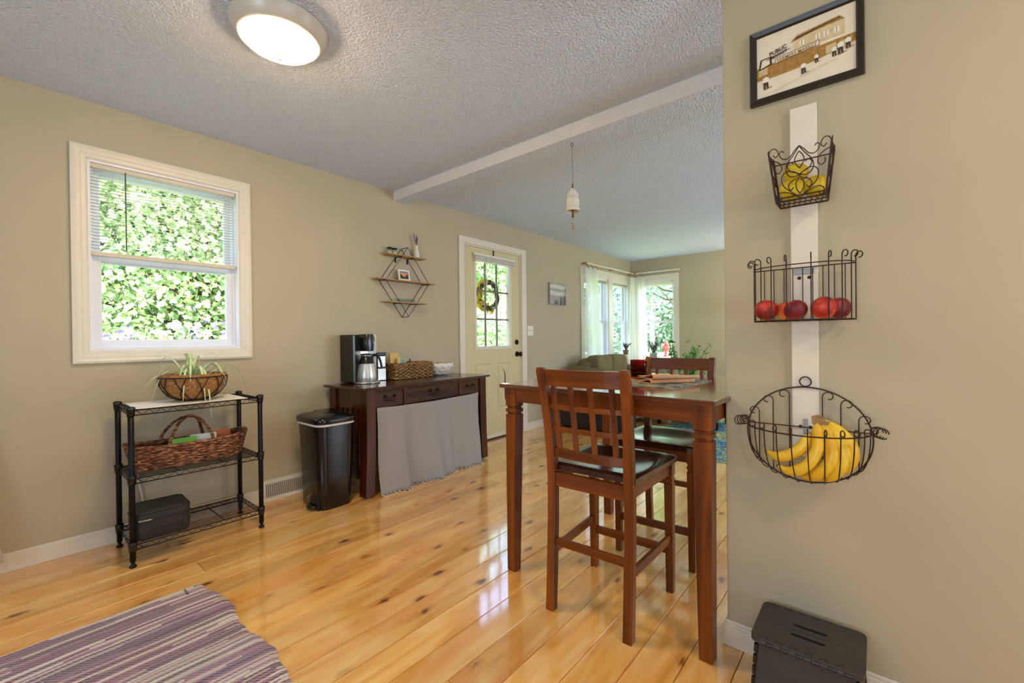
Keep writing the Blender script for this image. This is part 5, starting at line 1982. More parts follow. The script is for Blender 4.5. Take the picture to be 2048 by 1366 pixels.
def peach(x, y, z, r_, mat, lab, an):
    def sh(p):
        rr_ = math.hypot(p[0], p[1])
        k = 1 - 0.06 * max(0, math.cos(math.atan2(p[1], p[0]))) ** 8
        return [p[0] * k, p[1] * k, p[2] * (1 - 0.16 * math.exp(-(rr_ / 0.28) ** 2)) * 0.94]
    o = MB().ell((0, 0, 0), r_, r_, r_, 22, 16, sh)
    o = o.build('peach', mat, loc=(PX - BO + y, 0.178 - x, 1.128 + z), rz=an)
    o.rotation_euler = (0.25 * an, 0.3, an)
    tag(o, lab, 'fruit', 'peaches in the middle basket')
    return o


peach(-0.092, -0.055, 0.035, 0.034, 'peach_red', 'orange red peach at the left end of the middle basket', 0.4)
peach(-0.042, -0.030, 0.031, 0.029, 'peach_gold', 'small golden peach between the left and the middle one, set back', 1.7)
peach(-0.012, -0.064, 0.031, 0.032, 'peach_dark', 'dark red peach in the middle of the middle basket', 2.6)
peach(0.058, -0.060, 0.034, 0.034, 'peach_red', 'large blushing peach right of the middle in the middle basket', 4.0)
peach(0.092, -0.028, 0.033, 0.031, 'peach_dark', 'dark red peach at the right end of the middle basket, set back', 5.2)

# banana bowl
bk = wallthing('hanging_bowl_basket', 'half-round wire bowl basket holding bananas, lowest on the board', 'basket', 0.173, 0.772, 'wall baskets on the white board', BO)
RA, RBt = 0.163, 0.148
mb = MB()
mb.tube([(RA * math.cos(2 * PI * k / 60), -0.004, RBt * math.sin(2 * PI * k / 60)) for k in range(60)], 0.0024, 6, closed=True)
mb.tube([(0.015 * math.cos(2 * PI * k / 20), -0.005, RBt + 0.017 + 0.015 * math.sin(2 * PI * k / 20)) for k in range(20)], 0.0022, 6, closed=True)
mb.build('back_hoop', 'brown_wire', bk)
RIMZ = 0.022
RD = 0.150


def rim(a):
    return Vector((RA * 0.985 * math.cos(a), -0.004 - RD * math.sin(a), RIMZ))


mb = MB()
mb.tube([rim(PI * i / 30) for i in range(31)], 0.0022, 6)
mb.bar((-RA * 0.98, -0.004, RIMZ), (RA * 0.98, -0.004, RIMZ), 0.0018, 6)
mb.build('front_rim', 'brown_wire', bk)
mb = MB()
for k in range(12):
    a = PI * (k + 0.8) / 12.6
    p = rim(a)
    bx = RA * 0.985 * math.cos(a) * 0.80
    bz = -RBt * math.sqrt(max(0, 1 - (bx / RA) ** 2))
    pts = []
    out = Vector((math.cos(a), -math.sin(a), 0))
    c0 = p + Vector((0, 0, 0.014)) + out * 0.008
    for q in range(9):
        b_ = -2.2 + (PI - 0.1 + 2.2) * q / 8
        pts.append(c0 + out * 0.009 * math.cos(b_) + Vector((0, 0, 0.009 * math.sin(b_))))
    for q in range(11):
        f = q / 10
        g_ = math.sin(f * PI / 2)
        h_ = 1 - math.cos(f * PI / 2)
        pts.append(Vector((p.x + (bx - p.x) * h_, p.y * (1 - h_) + (-0.004) * h_, RIMZ + (bz - RIMZ) * g_)))
    mb.tube(pts, 0.0017, 5)
mb.build('front_bar', 'brown_wire', bk)
mb = MB()
for x, zt in ((-0.128, 0.066), (-0.088, 0.105), (-0.043, 0.126), (0.043, 0.126), (0.088, 0.105), (0.130, 0.062)):
    sg = -1 if x < 0 else 1
    c0x = x + sg * 0.016
    pts = [(x, -0.005, -RBt * math.sqrt(1 - (x / RA) ** 2)), (x, -0.005, zt - 0.02)]
    for q in range(13):
        b_ = PI - 1.6 * PI * q / 12
        rr_ = 0.016 - 0.0007 * q
        pts.append((c0x + sg * rr_ * math.cos(b_), -0.005, zt + rr_ * math.sin(b_) - 0.004))
    mb.tube(pts, 0.0017, 5)
mb.build('back_bar', 'brown_wire', bk)
mb = MB()
for sg in (-1, 1):
    for q in range(3):
        c0 = Vector((sg * (RA + 0.008 + 0.006 * q), -0.012 - 0.010 * q, RIMZ + 0.008))
        mb.tube([c0 + Vector((0.014 * math.cos(a), 0.005 * math.sin(a), 0.014 * math.sin(a))) for a in [0.45 * k for k in range(13)]], 0.0017, 5)
mb.build('end_curl', 'brown_wire', bk)


def banana(p, lab):
    """p = list of local (x,y,z) in the bowl's frame, tip first, stem last"""
    t = thing('banana', lab, 'fruit', (PX - BO, 0.173, 0.772), R(-90), 'bananas in the bowl basket')
    pts = catmull(p, 7)
    m = len(pts)
    rs_ = []
    for i in range(m):
        f = i / (m - 1)
        r_ = 0.0175 * min(1, 0.28 + 3.2 * f) if f < 0.25 else (0.0175 if f < 0.72 else 0.0175 - 0.0115 * min(1, (f - 0.72) / 0.16))
        rs_.append(r_)
    cut = int(m * 0.90)
    mb = MB().tube(pts[:cut + 1], rs_[:cut + 1], 7)
    mb.build('peel', 'banana_yellow', t)
    MB().tube(pts[cut:], [0.0062] * (m - cut - 1) + [0.0075], 7).build('stem', 'banana_stem', t)
    MB().tube([pts[0] - (pts[1] - pts[0]).normalized() * 0.004, pts[0]], 0.0045, 6).build('tip', 'dark_leather', t)
    return t


S = (0.042, -0.050, 0.062)
banana([(-0.100, -0.050, -0.060), (-0.065, -0.062, -0.068), (-0.025, -0.066, -0.050), (0.000, -0.062, -0.025), (0.012, -0.058, 0.002), (0.020, -0.056, 0.016)], 'banana lying loose at the left of the bowl basket')
banana([(-0.066, -0.060, -0.098), (-0.030, -0.076, -0.104), (0.010, -0.084, -0.078), (0.034, -0.080, -0.035), (0.038, -0.066, 0.010), (0.036, -0.055, 0.050), S], 'leftmost banana of the hanging bunch in the bowl basket')
banana([(-0.010, -0.050, -0.118), (0.022, -0.072, -0.112), (0.056, -0.086, -0.078), (0.072, -0.082, -0.035), (0.064, -0.068, 0.010), (0.048, -0.056, 0.048), S], 'second banana from the left in the hanging bunch')
banana([(0.030, -0.040, -0.124), (0.062, -0.060, -0.108), (0.090, -0.074, -0.070), (0.098, -0.072, -0.028), (0.082, -0.062, 0.012), (0.056, -0.054, 0.046), S], 'third banana from the left in the hanging bunch')
banana([(0.070, -0.028, -0.104), (0.096, -0.044, -0.082), (0.116, -0.054, -0.045), (0.114, -0.054, -0.008), (0.092, -0.052, 0.022), (0.062, -0.050, 0.048), S], 'rightmost banana of the hanging bunch in the bowl basket')
o = MB().loft([[(0.020, -0.062, 0.068), (0.034, -0.040, 0.070), (0.036, -0.038, 0.048), (0.022, -0.066, 0.046)], [(0.062, -0.068, 0.056), (0.070, -0.042, 0.052), (0.066, -0.040, 0.032), (0.055, -0.070, 0.030)]], smooth=False)
o = o.build('bunch_crown', 'banana_stem', loc=(PX - BO, 0.173, 0.772), rz=R(-90))
tag(o, 'brown crown joining the hanging banana bunch', 'fruit')

# ------------------------------------------------------------------ folding step stool
t = thing('step_stool', 'black plastic folding step stool against the right wall', 'stool', (1.512, 0.158, 0), R(-90))
# local x right (-Y world) , local y toward wall (+X)
TW, TD, TH = 0.262, 0.214, 0.215
hs = [(-0.038, 0.030, 0.008), (-0.038, -0.030, 0.008)]
mb = MB()
holes_z = []


def slab_with_slots(mb):
    # grid of boxes round two slots
    ys = [-TD / 2, -0.040, -0.024, 0.024, 0.040, TD / 2]
    for i in range(5):
        if i in (1, 3):
            mb.box(-TW / 2, -0.042, ys[i], ys[i + 1], TH - 0.016, TH)
            mb.box(0.042, TW / 2, ys[i], ys[i + 1], TH - 0.016, TH)
        else:
            mb.box(-TW / 2, TW / 2, ys[i], ys[i + 1], TH - 0.016, TH)


pts_o = rrect(TW, TD, 0.022, 5)


def slot(cy, n=6):
    out = []
    for a0, cx in ((-90, 0.034), (90, -0.034)):
        for k in range(n + 1):
            a = R(a0 + 180 * k / n)
            out.append((cx + 0.008 * math.cos(a), cy + 0.008 * math.sin(a)))
    return out


import bmesh as _bm


def plate_with_holes(outer, holes, z0, z1):
    bm = _bm.new()
    edges = []
    for loop in [outer] + holes:
        vs = [bm.verts.new((x, y, z1)) for x, y in loop]
        for i in range(len(vs)):
            edges.append(bm.edges.new((vs[i], vs[(i + 1) % len(vs)])))
    res = _bm.ops.triangle_fill(bm, use_beauty=True, use_dissolve=False, edges=edges)
    faces = [g for g in res['geom'] if isinstance(g, _bm.types.BMFace)]
    ex = _bm.ops.extrude_face_region(bm, geom=faces)
    for g in ex['geom']:
        if isinstance(g, _bm.types.BMVert):
            g.co.z = z0
    _bm.ops.recalc_face_normals(bm, faces=bm.faces)
    me = bpy.data.meshes.new('plate')
    bm.to_mesh(me)
    bm.free()
    return me


me = plate_with_holes(pts_o, [slot(0.026), slot(-0.026)], TH - 0.016, TH)
me.materials.append(MATS['black_plastic_matte'])
o = bpy.data.objects.new('top_plate', me)
COL.objects.link(o)
o.parent = t
md = o.modifiers.new('bevel', 'BEVEL')
md.width = 0.003
md.segments = 2
md.limit_method = 'ANGLE'
mb = MB()
nk = 6
for k in range(nk):
    x0 = -0.105 + 0.21 * k / nk
    w = 0.21 / nk
    # raised hinge outlines across the middle seam and along both long edges
    MB().tube([(x0, 0.0, TH), (x0 + w * 0.5, 0.0, TH), (x0 + w * 0.5, -0.008, TH), (x0 + w, -0.008, TH), (x0 + w, 0.0, TH)], 0.0006, 4).build('middle_seam', 'lid_plastic', t)
    for sy in (-1, 1):
        yy = sy * (TD / 2 - 0.004)
        MB().tube([(x0, yy, TH + 0.0002), (x0 + 0.003, yy - sy * 0.009, TH + 0.0002), (x0 + w * 0.5 - 0.003, yy - sy * 0.009, TH + 0.0002), (x0 + w * 0.5, yy, TH + 0.0002)], 0.0008, 4).build('edge_seam', 'lid_plastic', t)
for sy in (-1, 1):
    for k in range(nk):
        x0 = -0.107 + 0.214 * k / nk
        MB().tube([(x0 + 0.001, sy * (TD / 2 - 0.002), TH - 0.010), (x0 + 0.0165, sy * (TD / 2 - 0.002), TH - 0.010)], 0.0068, 10).build('hinge_knuckle', 'black_plastic_matte', t)
        if k < nk:
            MB().tube([(x0 + 0.0190, sy * (TD / 2 - 0.003), TH - 0.011), (x0 + 0.0345, sy * (TD / 2 - 0.003), TH - 0.011)], 0.0058, 10).build('hinge_knuckle', 'black_plastic', t)
for sy in (-1, 1):
    mb = MB()
    y1, y0 = sy * (TD / 2 - 0.010), sy * (TD / 2 + 0.004)
    mb.loft([[(-0.125, y0, 0.0), (0.125, y0, 0.0), (0.125, y0 - sy * 0.008, 0.0), (-0.125, y0 - sy * 0.008, 0.0)],
             [(-0.112, y1, TH - 0.017), (0.112, y1, TH - 0.017), (0.112, y1 - sy * 0.008, TH - 0.017), (-0.112, y1 - sy * 0.008, TH - 0.017)]], smooth=False)
    mb.build('side_panel', 'black_plastic_matte', t)
for sx in (-1, 1):
    mb = MB()
    mb.loft([[(sx * 0.132, -0.095, 0.0), (sx * 0.132, 0.095, 0.0), (sx * 0.124, 0.095, 0.0), (sx * 0.124, -0.095, 0.0)],
             [(sx * 0.117, -0.088, TH - 0.017), (sx * 0.117, 0.088, TH - 0.017), (sx * 0.109, 0.088, TH - 0.017), (sx * 0.109, -0.088, TH - 0.017)]], smooth=False)
    mb.build('end_panel', 'black_plastic_matte', t)
    for sy in (-1, 1):
        for k in range(6):
            z0_ = 0.006 + 0.032 * k
            f0 = z0_ / (TH - 0.017)
            f1 = (z0_ + 0.024) / (TH - 0.017)
            g0_ = (sx * (0.129 - 0.014 * f0), sy * (0.106 - 0.010 * f0), z0_)
            g1_ = (sx * (0.129 - 0.014 * f1), sy * (0.106 - 0.010 * f1), z0_ + 0.024)
            MB().tube([g0_, g1_], 0.0062, 8).build('corner_knuckle', 'black_plastic', t)

# ------------------------------------------------------------------ living room
# floor lamp hidden behind the partition, its glow shows on the far wall
t = thing('floor_lamp', 'lit floor lamp with a drum shade standing behind the partition wall', 'lamp', (6.45, 0.95, 0.0))
MB().lathe([(0, 0), (0.14, 0), (0.14, 0.02), (0.02, 0.04), (0, 0.04)], 24).build('lamp_foot', 'black_metal', t)
MB().bar((0, 0, 0.03), (0, 0, 1.45), 0.011, 10).build('pole', 'black_metal', t)
MB().lathe([(0.0, 1.36), (0.17, 1.36), (0.13, 1.62), (0.0, 1.62)], 32).build('lamp_shade', 'shade_glow', t)
# curtain rods and curtains
t = thing('curtain_rod', 'white curtain rod over the windows in the long wall', 'curtain rod', (0, 0, 0))
MB().tube([(5.36, 3.11, 2.135), (6.88, 3.11, 2.145)], 0.012, 10).build('rod', 'trim_paint', t)
for x in (5.37, 6.2, 6.86):
    MB().box(x - 0.01, x + 0.01, 3.105, WY, 2.125, 2.15).build('bracket', 'bamboo', t)
t = thing('curtain_rod', 'white curtain rod over the window in the far wall', 'curtain rod', (0, 0, 0))
MB().tube([(6.88, 3.06, 2.145), (6.88, 2.34, 2.145)], 0.012, 10).build('rod', 'trim_paint', t)
for y in (2.36, 3.0):
    MB().box(6.875, FX, y - 0.01, y + 0.01, 2.135, 2.16).build('bracket', 'bamboo', t)


def curtain(path, zt, zb, label, folds, amp):
    t = thing('sheer_curtain', label, 'curtain', (0, 0, 0), group='sheer white curtains')
    L = [0]
    P_ = [Vector(p) for p in path]
    for a, b in zip(P_, P_[1:]):
        L.append(L[-1] + (b - a).length)

    def at(f):
        d = f * L[-1]
        for i in range(len(P_) - 1):
            if d <= L[i + 1] + 1e-9:
                k = (d - L[i]) / (L[i + 1] - L[i])
                dr_ = (P_[i + 1] - P_[i]).normalized()
                return P_[i].lerp(P_[i + 1], k), Vector((-dr_.y, dr_.x, 0))
        return P_[-1], Vector((0, 1, 0))

    def f(u, v):
        sp = 1 - 0.30 * v ** 2     # gathered at the top
        uu = 0.5 + (u - 0.5) * sp
        p, nrm = at(min(1, max(0, uu)))
        o_ = amp * math.sin(u * folds * 2 * PI) * (0.6 + 0.4 * math.sin(v * 3 + u * 7))
        return (p.x + nrm.x * o_, p.y + nrm.y * o_, zb + (zt - zb) * v)
    MB().sheet(f, folds * 12, 16).build('panel', 'sheer_curtain', t, recalc=False)
    mb = MB()
    for q in (0.22, 0.5, 0.78):
        p, nrm = at(q)
        mb.tube([(p.x + 0.02 * math.cos(k * 0.6), p.y + 0.02 * math.sin(k * 0.6), 2.14 - 0.008 * k) for k in range(10)], 0.007, 5)
    mb.build('tie', 'bamboo', t)


curtain([(5.26, 3.10, 0), (5.72, 3.10, 0)], 2.09, 0.06, 'sheer white curtain left of the corner windows', 6, 0.022)
curtain([(6.62, 3.07, 0), (6.84, 3.05, 0), (6.88, 3.0, 0), (6.88, 2.86, 0)], 2.07, 0.06, 'sheer white curtain in the room corner between the windows', 5, 0.02)
# small raised blinds
for lab, x0, x1, y0, y1 in (('short raised blind at the top of the window behind the left curtain', 5.42, 6.12, WY + 0.01, WY + 0.04), ('short raised blind at the top of the narrow corner window', 6.29, 6.84, WY + 0.01, WY + 0.04), ('short raised blind at the top of the far wall window', FX + 0.01, FX + 0.04, 2.48, 3.01)):
    t = thing('raised_blind', lab, 'blind', (0, 0, 0), group='raised blinds of the corner windows')
    MB().box(x0, x1, y0, y1, 1.955, 1.988).build('headrail', 'blind_white', t)
    for k in range(4):
        MB().box(x0 + 0.005, x1 - 0.005 if x1 - x0 > 0.1 else x1 - 0.003, y0 + 0.002, y1 - 0.002, 1.918 + 0.009 * k, 1.921 + 0.009 * k).build('slat', 'blind_rail', t)


# armchair
def soft_box(x0, x1, y0, y1, z0, z1, r_, top=0.0):
    """rounded cushion"""
    cx, cy, cz = (x0 + x1) / 2, (y0 + y1) / 2, (z0 + z1) / 2
    hx, hy, hz = (x1 - x0) / 2, (y1 - y0) / 2, (z1 - z0) / 2

    def fn(p):
        e = 0.35
        return [math.copysign(abs(c) ** e, c) for c in p]
    mb = MB()
    mb.ell((cx, cy, cz), hx, hy, hz, 28, 16, fn)
    return mb


ac = thing('armchair', 'olive green upholstered armchair by the corner windows', 'armchair', (5.32, 2.62, 0), R(-3))
MB().box(-0.48, 0.48, -0.36, 0.40, 0.08, 0.36).build('frame', 'olive_fabric', ac, bevel=0.03)
soft_box(-0.34, 0.34, -0.42, 0.16, 0.33, 0.50, 0.05).build('seat_cushion', 'olive_fabric', ac)
for s_, x0, x1 in ((-1, -0.58, -0.38), (1, 0.38, 0.58)):
    rings = []
    for y, zt in ((-0.44, 0.60), (-0.40, 0.655), (-0.2, 0.685), (0.1, 0.71), (0.34, 0.735), (0.42, 0.72)):
        w = 0.10 if -0.42 < y < 0.4 else 0.08
        cx = (x0 + x1) / 2
        rings.append([(cx - w, y, 0.06), (cx + w, y, 0.06), (cx + w, y, zt - 0.05), (cx + w * 0.7, y, zt - 0.01), (cx, y, zt), (cx - w * 0.7, y, zt - 0.01), (cx - w, y, zt - 0.05)])
    MB().loft(rings).build('arm', 'olive_fabric', ac)
soft_box(-0.42, 0.42, 0.18, 0.42, 0.30, 0.82, 0.1).build('back', 'olive_fabric', ac)
for s_ in (-1, 1):
    soft_box(min(0, s_ * 0.38), max(0, s_ * 0.38), 0.06, 0.28, 0.46, 0.86, 0.1).build('back_cushion', 'olive_fabric', ac)
for sx in (-1, 1):
    for sy in (-1, 1):
        MB().box(sx * 0.45 - 0.025, sx * 0.45 + 0.025, sy * 0.34 - 0.025, sy * 0.34 + 0.025, 0.0, 0.08).build('leg', 'dark_leather', ac)
# dark chest
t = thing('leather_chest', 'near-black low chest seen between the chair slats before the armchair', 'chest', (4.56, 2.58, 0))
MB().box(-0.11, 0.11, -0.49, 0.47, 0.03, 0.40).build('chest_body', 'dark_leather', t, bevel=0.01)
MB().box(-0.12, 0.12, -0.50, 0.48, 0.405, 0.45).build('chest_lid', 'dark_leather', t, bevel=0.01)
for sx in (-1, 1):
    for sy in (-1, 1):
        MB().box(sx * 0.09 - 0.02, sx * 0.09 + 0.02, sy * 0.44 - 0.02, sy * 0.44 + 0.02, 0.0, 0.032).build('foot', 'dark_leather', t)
# cream ottoman bench
t = thing('upholstered_bench', 'cream upholstered bench with black tapered legs on the blue rug', 'bench', (5.55, 1.72, 0.0125))
soft_box(-0.32, 0.32, -0.36, 0.42, 0.13, 0.44, 0.1).build('bench_cushion', 'cream_fabric', t)
for sx in (-1, 1):
    for sy in (-0.30, 0.36):
        MB().lathe([(0.0, 0.0), (0.022, 0.0), (0.034, 0.15), (0.0, 0.15)], 12, (sx * 0.24, sy, 0)).build('leg', 'black_plastic', t)
t = MB()
t.sheet(lambda u, v: (4.0 + 2.6 * u + 0.004 * math.sin(v * 30), -1.4 + 3.4 * v, 0.012 if 0.01 < u < 0.99 and 0.01 < v < 0.99 else 0.003), 30, 30)
tag(t.build('area_rug', 'woven_blue_rug'), 'blue and yellow woven area rug in the living room', 'rug')


# indoor plants on a console under the windows
def pot(t, r_, h_, mat, z=0):
    MB().lathe([(0.0, z), (r_ * 0.72, z), (r_, z + h_), (r_ * 0.92, z + h_), (r_ * 0.85, z + h_ * 0.85), (0.0, z + h_ * 0.84)], 20).build('pot', mat, t)


def tuft(t, n, h_, spread, mat, rr, base, size=0.02, name='foliage', stems=True):
    if stems:
        mb = MB()
    pts = []
    for k in range(n):
        a = rr.uniform(0, 2 * PI)
        s_ = rr.uniform(0.1, 1) * spread
        tip = (s_ * math.cos(a), s_ * math.sin(a), base + h_ * rr.uniform(0.6, 1.0))
        if stems:
            mb.tube([(0.01 * math.cos(a), 0.01 * math.sin(a), base - 0.01), (tip[0] * 0.5, tip[1] * 0.5, base + (tip[2] - base) * 0.6), tip], 0.0015, 4)
        for q in range(6):
            f = 0.35 + 0.65 * q / 5
            pts.append((tip[0] * f + rr.gauss(0, 0.006), tip[1] * f + rr.gauss(0, 0.006), base + (tip[2] - base) * f ** 0.8))
    if stems:
        mb.build('stems', 'stem_green', t)
    mb = MB()
    leaves_mesh(mb, pts, size, rr, 0.4)
    o = mb.build(name, mat, t, recalc=False)
    o['kind'] = 'stuff'


rp_ = random.Random(21)
t = thing('plant_bench', 'pale slatted plant bench under the corner windows', 'bench', (6.46, 2.86, 0))
MB().box(-0.42, 0.40, -0.14, 0.16, 0.60, 0.63).build('bench_top', 'bamboo', t, bevel=0.004)
for sx in (-1, 1):
    for sy in (-1, 1):
        MB().box(sx * 0.37 - 0.02, sx * 0.37 + 0.02, sy * 0.11 + 0.01 - 0.02, sy * 0.11 + 0.01 + 0.02, 0, 0.60).build('leg', 'bamboo', t)
t = thing('lavender_pot', 'small lavender pot on a tall stand before the narrow corner window', 'potted plant', (6.42, 3.04, 0.63))
MB().lathe([(0, 0), (0.05, 0), (0.04, 0.17), (0.055, 0.19), (0, 0.19)], 16).build('pedestal', 'ceramic_white', t)
pot(t, 0.05, 0.07, 'ceramic_brown', 0.19)
tuft(t, 40, 0.12, 0.09, 'lavender_leaf', rp_, 0.255, 0.02)
t = thing('lavender_pot', 'dark lavender bush in a grey pot before the far wall window', 'potted plant', (6.52, 2.63, 0.63))
MB().lathe([(0, 0), (0.07, 0), (0.06, 0.10), (0.06, 0.14), (0, 0.14)], 16).build('pedestal', 'ceramic_white', t)
pot(t, 0.06, 0.08, 'glaze_grey', 0.14)
tuft(t, 70, 0.20, 0.13, 'lavender_leaf', rp_, 0.215, 0.022)
t = thing('spider_plant', 'pale spider plant in a pot behind the amber tumbler', 'potted plant', (6.12, 2.46, 0.50))
mb = MB().lathe([(0, -0.5), (0.12, -0.5), (0.10, -0.02), (0.12, 0.0), (0, 0.0)], 20)
mb.build('plant_pedestal', 'bamboo', t)
pot(t, 0.09, 0.12, 'ceramic_white', 0.0)
for k in range(30):
    blade(t, (0, 0, 0.11), rp_.uniform(0, 2 * PI), rp_.uniform(0.12, 0.30), rp_.uniform(0.14, 0.28), rp_.uniform(0.05, 0.22), 0.008, srgb(130, 180, 110), 'leaf', srgb(222, 232, 206), 7)
t = thing('ficus_plant', 'leafy green ficus in a floor pot before the pale far wall', 'potted plant', (6.35, 2.13, 0))
pot(t, 0.16, 0.30, 'ceramic_white')
mb = MB()
brs = []
for k in range(22):
    a = rp_.uniform(0, 2 * PI)
    s_ = rp_.uniform(0.08, 0.36)
    h_ = rp_.uniform(0.50, 0.98)
    p3 = [(0, 0, 0.25), (s_ * 0.3 * math.cos(a), s_ * 0.3 * math.sin(a), h_ * 0.6), (s_ * math.cos(a), s_ * math.sin(a), h_)]
    mb.tube(catmull(p3, 4), 0.004, 5)
    brs.append(p3)
mb.build('stems', 'stem_green', t)
mb = MB()
lv = []
for p3 in brs:
    for q in range(14):
        f = rp_.uniform(0.45, 1.05)
        p = [p3[0][i] * (1 - f) ** 2 + 2 * p3[1][i] * f * (1 - f) + p3[2][i] * f * f for i in range(3)]
        lv.append((p[0] + rp_.gauss(0, 0.035), p[1] + rp_.gauss(0, 0.035), p[2] + rp_.gauss(0, 0.03)))
leaves_mesh(mb, lv, 0.085, rp_, 0.42)
o = mb.build('foliage', 'ficus_leaf', t, recalc=False)
o['kind'] = 'stuff'

# ------------------------------------------------------------------ outdoors
GZ = -0.12
gr = MB()
gr.box(-30, 60, WY + 0.14, 60, GZ - 0.1, GZ)
gr.box(FX + 0.14, 60, -30, WY + 0.14, GZ - 0.1, GZ)
tag(gr.build('lawn', 'grass_lawn'), 'sunlit green lawn outside', 'lawn', kind='structure')
tag(MB().box(28.5, 34, -30, 60, GZ, GZ + 0.01).build('street', 'concrete'), 'pale street beyond the lawn', 'street', kind='structure')
tag(MB().box(2.9, 4.2, WY + 0.14, 12, GZ, GZ + 0.02).build('path', 'concrete'), 'concrete path outside the door', 'path', kind='structure')


def crown_pts(c, rad, n, rr, clumps=None):
    pts = []
    cl_ = []
    for k in range(clumps or 60):
        while True:
            p = Vector((rr.uniform(-1, 1), rr.uniform(-1, 1), rr.uniform(-1, 1)))
            if 0.45 < p.length < 1:
                break
        cl_.append(Vector((p.x * rad[0], p.y * rad[1], p.z * rad[2])))
    cs = min(rad) * 0.26
    for k in range(n):
        q = rr.choice(cl_)
        pts.append((c[0] + q.x + rr.gauss(0, cs), c[1] + q.y + rr.gauss(0, cs), max(GZ + 0.05, c[2] + q.z + rr.gauss(0, cs * 0.8))))
    return pts


def tree(name, label, x, y, h, rad, n, leaf, mat, seed, trunk=0.14, bark='bark', cz=None, group='trees outside', clumps=60, cat='tree'):
    rr = random.Random(seed)
    t = thing(name, label, cat, (x, y, GZ), group=group)
    cz = cz if cz is not None else h - rad[2]
    if trunk:
        tp = [(0, 0, 0), (0.1, 0.05, cz * 0.5), (-0.05, 0.1, cz), (0.05, 0, h * 0.85)]
        mb = MB().tube(catmull(tp, 5), [trunk * (1 - 0.045 * i) for i in range(16)], 9)
        mb.build('trunk', bark, t)
        mb = MB()
        for k in range(9):
            a = 2 * PI * k / 9 + rr.uniform(-0.2, 0.2)
            z0_ = cz * rr.uniform(0.5, 1.0)
            e = Vector((rad[0] * 0.8 * math.cos(a), rad[1] * 0.8 * math.sin(a), z0_ + rad[2] * rr.uniform(0.1, 0.6)))
            mb.tube([(0, 0, z0_), tuple(e * 0.5 + Vector((0, 0, z0_ * 0.45))), tuple(e)], [trunk * 0.4, trunk * 0.25, trunk * 0.08], 6)
        mb.build('branches', bark, t)
    mb = MB()
    leaves_mesh(mb, crown_pts((0, 0, cz), rad, n, rr, clumps), leaf, rr, 0.85)
    o = mb.build('foliage', mat, t, recalc=False)
    o['kind'] = 'stuff'
    return t


tree('maple_tree', 'bright maple filling the kitchen window', 2.2, 8.6, 6.6, (3.0, 2.0, 2.9), 72000, 0.085, 'maple_leaf', 1, 0.2, clumps=230, cz=2.9)
tree('maple_tree', 'second maple behind and left of the kitchen window', -4.4, 10.5, 7.0, (3.2, 2.2, 3.2), 30000, 0.12, 'maple_leaf', 2, 0.2, clumps=80, cz=3.2)
tree('maple_tree', 'maple right of the kitchen window view', 7.2, 14.2, 7.6, (3.2, 2.4, 3.4), 30000, 0.12, 'deep_leaf', 3, 0.2, clumps=90, cz=3.6)
tree('leafy_tree', 'leafy tree seen through the upper door glass', 10.6, 12.5, 7.5, (2.6, 2.4, 2.6), 20000, 0.16, 'hedge_leaf', 4, 0.2, clumps=70, cz=4.8)
tree('hedge_bush', 'clipped hedge seen through the lower door glass', 8.7, 7.6, 1.5, (2.4, 1.0, 0.8), 14000, 0.09, 'hedge_leaf', 5, 0, cz=0.75, clumps=90, cat='hedge')
tree('leafy_tree', 'bluish leafy tree seen through the narrow corner window', 19.6, 10.7, 7.5, (2.7, 2.0, 3.6), 22000, 0.16, 'blue_leaf', 6, 0.2, cz=3.6, clumps=100)
tree('leafy_tree', 'tall green tree across the street', 40, 17.5, 13.0, (7.5, 5.5, 6.0), 20000, 0.36, 'deep_leaf', 7, 0.4, cz=6.2, clumps=120)
tree('leafy_tree', 'round green tree across the street, right side', 38, 5.5, 10.0, (5.5, 4.5, 4.5), 14000, 0.34, 'maple_leaf', 8, 0.35, cz=5.5, clumps=90)
tree('birch_tree', 'white-barked birch before the far wall window', 15.6, 6.35, 7.5, (2.2, 1.6, 2.2), 9000, 0.12, 'blue_leaf', 9, 0.10, 'birch_bark', cz=4.6, clumps=60)
tree('leafy_tree', 'low branch of light leaves above the hydrant view', 12.5, 4.2, 5.0, (1.6, 1.2, 0.8), 3000, 0.16, 'hedge_leaf', 10, 0.1, cz=3.9, clumps=40)
tree('leafy_tree', 'dense tree line at the back of the garden', 11, 21.5, 10.0, (7.0, 3.0, 5.0), 12000, 0.42, 'deep_leaf', 12, 0.3, cz=5.0, clumps=120)
tree('leafy_tree', 'dense tree line far behind the maple', -5, 18, 10.0, (7.0, 3.0, 5.5), 8000, 0.42, 'deep_leaf', 13, 0.3, cz=5.2, clumps=120)
tree('flower_bed', 'pale purple flowers below the kitchen window', 1.3, 6.0, 1.4, (1.6, 0.5, 0.45), 1800, 0.07, 'purple_flower', 14, 0, cz=0.95, clumps=50, cat='flowers', group='shrubs outside')
tree('green_shrub', 'low green shrub carrying the purple flowers', 1.3, 6.2, 1.4, (1.7, 0.6, 0.55), 5000, 0.09, 'maple_leaf', 15, 0, cz=0.65, clumps=60, cat='shrub', group='shrubs outside')

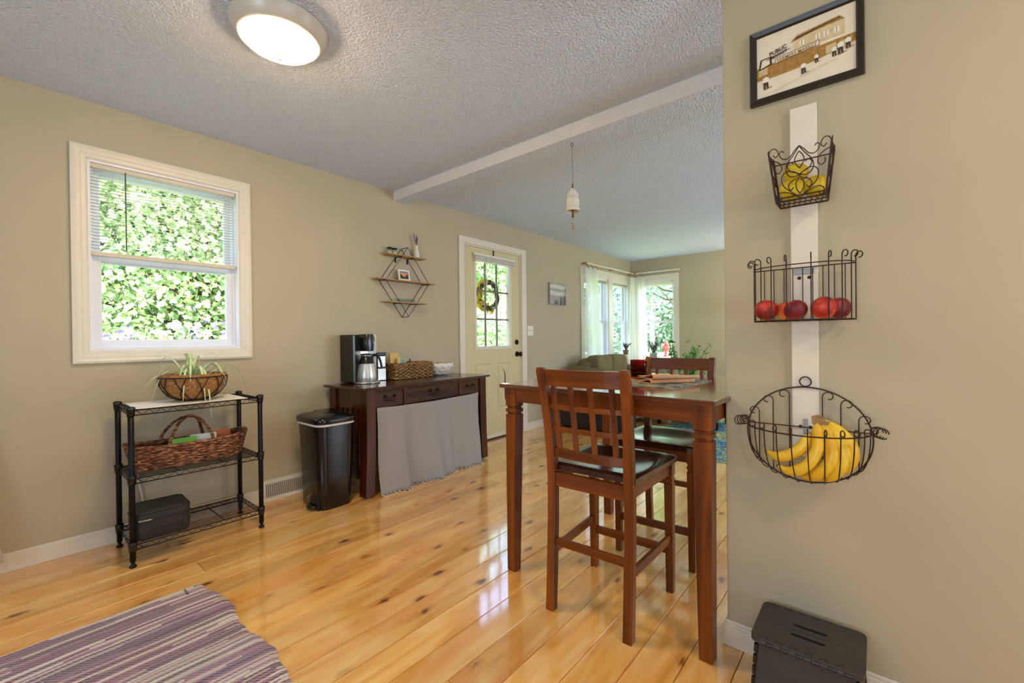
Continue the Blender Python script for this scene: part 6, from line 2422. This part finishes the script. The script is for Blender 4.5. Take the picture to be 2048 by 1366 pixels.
# neighbour's house
t = thing('neighbour_house', 'white clapboard house with red trim beyond the hedge', 'building', (20.4, 16.0, GZ))
mb = MB()
for k in range(26):
    z = 0.2 * k
    mb.add([(-2.2, -0.02, z), (3.2, -0.02, z), (3.2, 0.0, z + 0.2), (-2.2, 0.0, z + 0.2)], [(0, 1, 2, 3)])
mb.box(-2.2, 3.2, 0.0, 5.0, 0, 5.2)
mb.build('wall', 'siding', t)
mb = MB()
mb.prism([(-2.7, 5.0), (3.7, 5.0), (0.5, 7.4)], -0.5, 5.5, 'y')
mb.build('roof', 'roof_shingle', t)
mb = MB()
mb.box(-2.3, 3.3, -0.06, -0.02, 4.9, 5.1).box(-2.3, 3.3, -0.06, -0.02, 2.6, 2.75)
mb.build('red_band', 'red_trim', t)
for x in (-1.5, 1.2):
    w_ = MB().frame(x - 0.35, x + 0.35, 3.2, 4.6, [(0, -0.02), (0, -0.08), (0.1, -0.08), (0.1, -0.02)]).build('window', 'siding', t)
    MB().box(x - 0.27, x + 0.27, -0.05, -0.03, 3.3, 3.85).build('pane', 'blue_glass', w_)
    MB().box(x - 0.27, x + 0.27, -0.05, -0.03, 3.95, 4.5).build('pane', 'blue_glass', w_)

# hydrant
t = thing('fire_hydrant', 'red fire hydrant on the lawn edge beyond the far window', 'hydrant', (27.0, 10.07, GZ))
MB().lathe([(0, 0), (0.2, 0), (0.2, 0.06), (0.14, 0.08), (0.14, 0.62), (0.18, 0.64), (0.18, 0.70), (0, 0.70)], 18).build('barrel', 'hydrant_red', t)
MB().lathe([(0, 0.70), (0.16, 0.70), (0.14, 0.82), (0.07, 0.90), (0.035, 0.92), (0.035, 0.98), (0, 0.98)], 18).build('bonnet', 'hydrant_red', t)
for a in (0, 1, 2):
    mb = MB().lathe([(0, 0), (0.08, 0), (0.08, 0.24), (0, 0.24)], 12)
    mb.xf(Matrix.Translation((0, 0, 0.56)) @ Matrix.Rotation(R(90 * a + 90), 4, 'Z') @ Matrix.Rotation(R(90), 4, 'X'))
    mb.build('nozzle', 'hydrant_red', t)
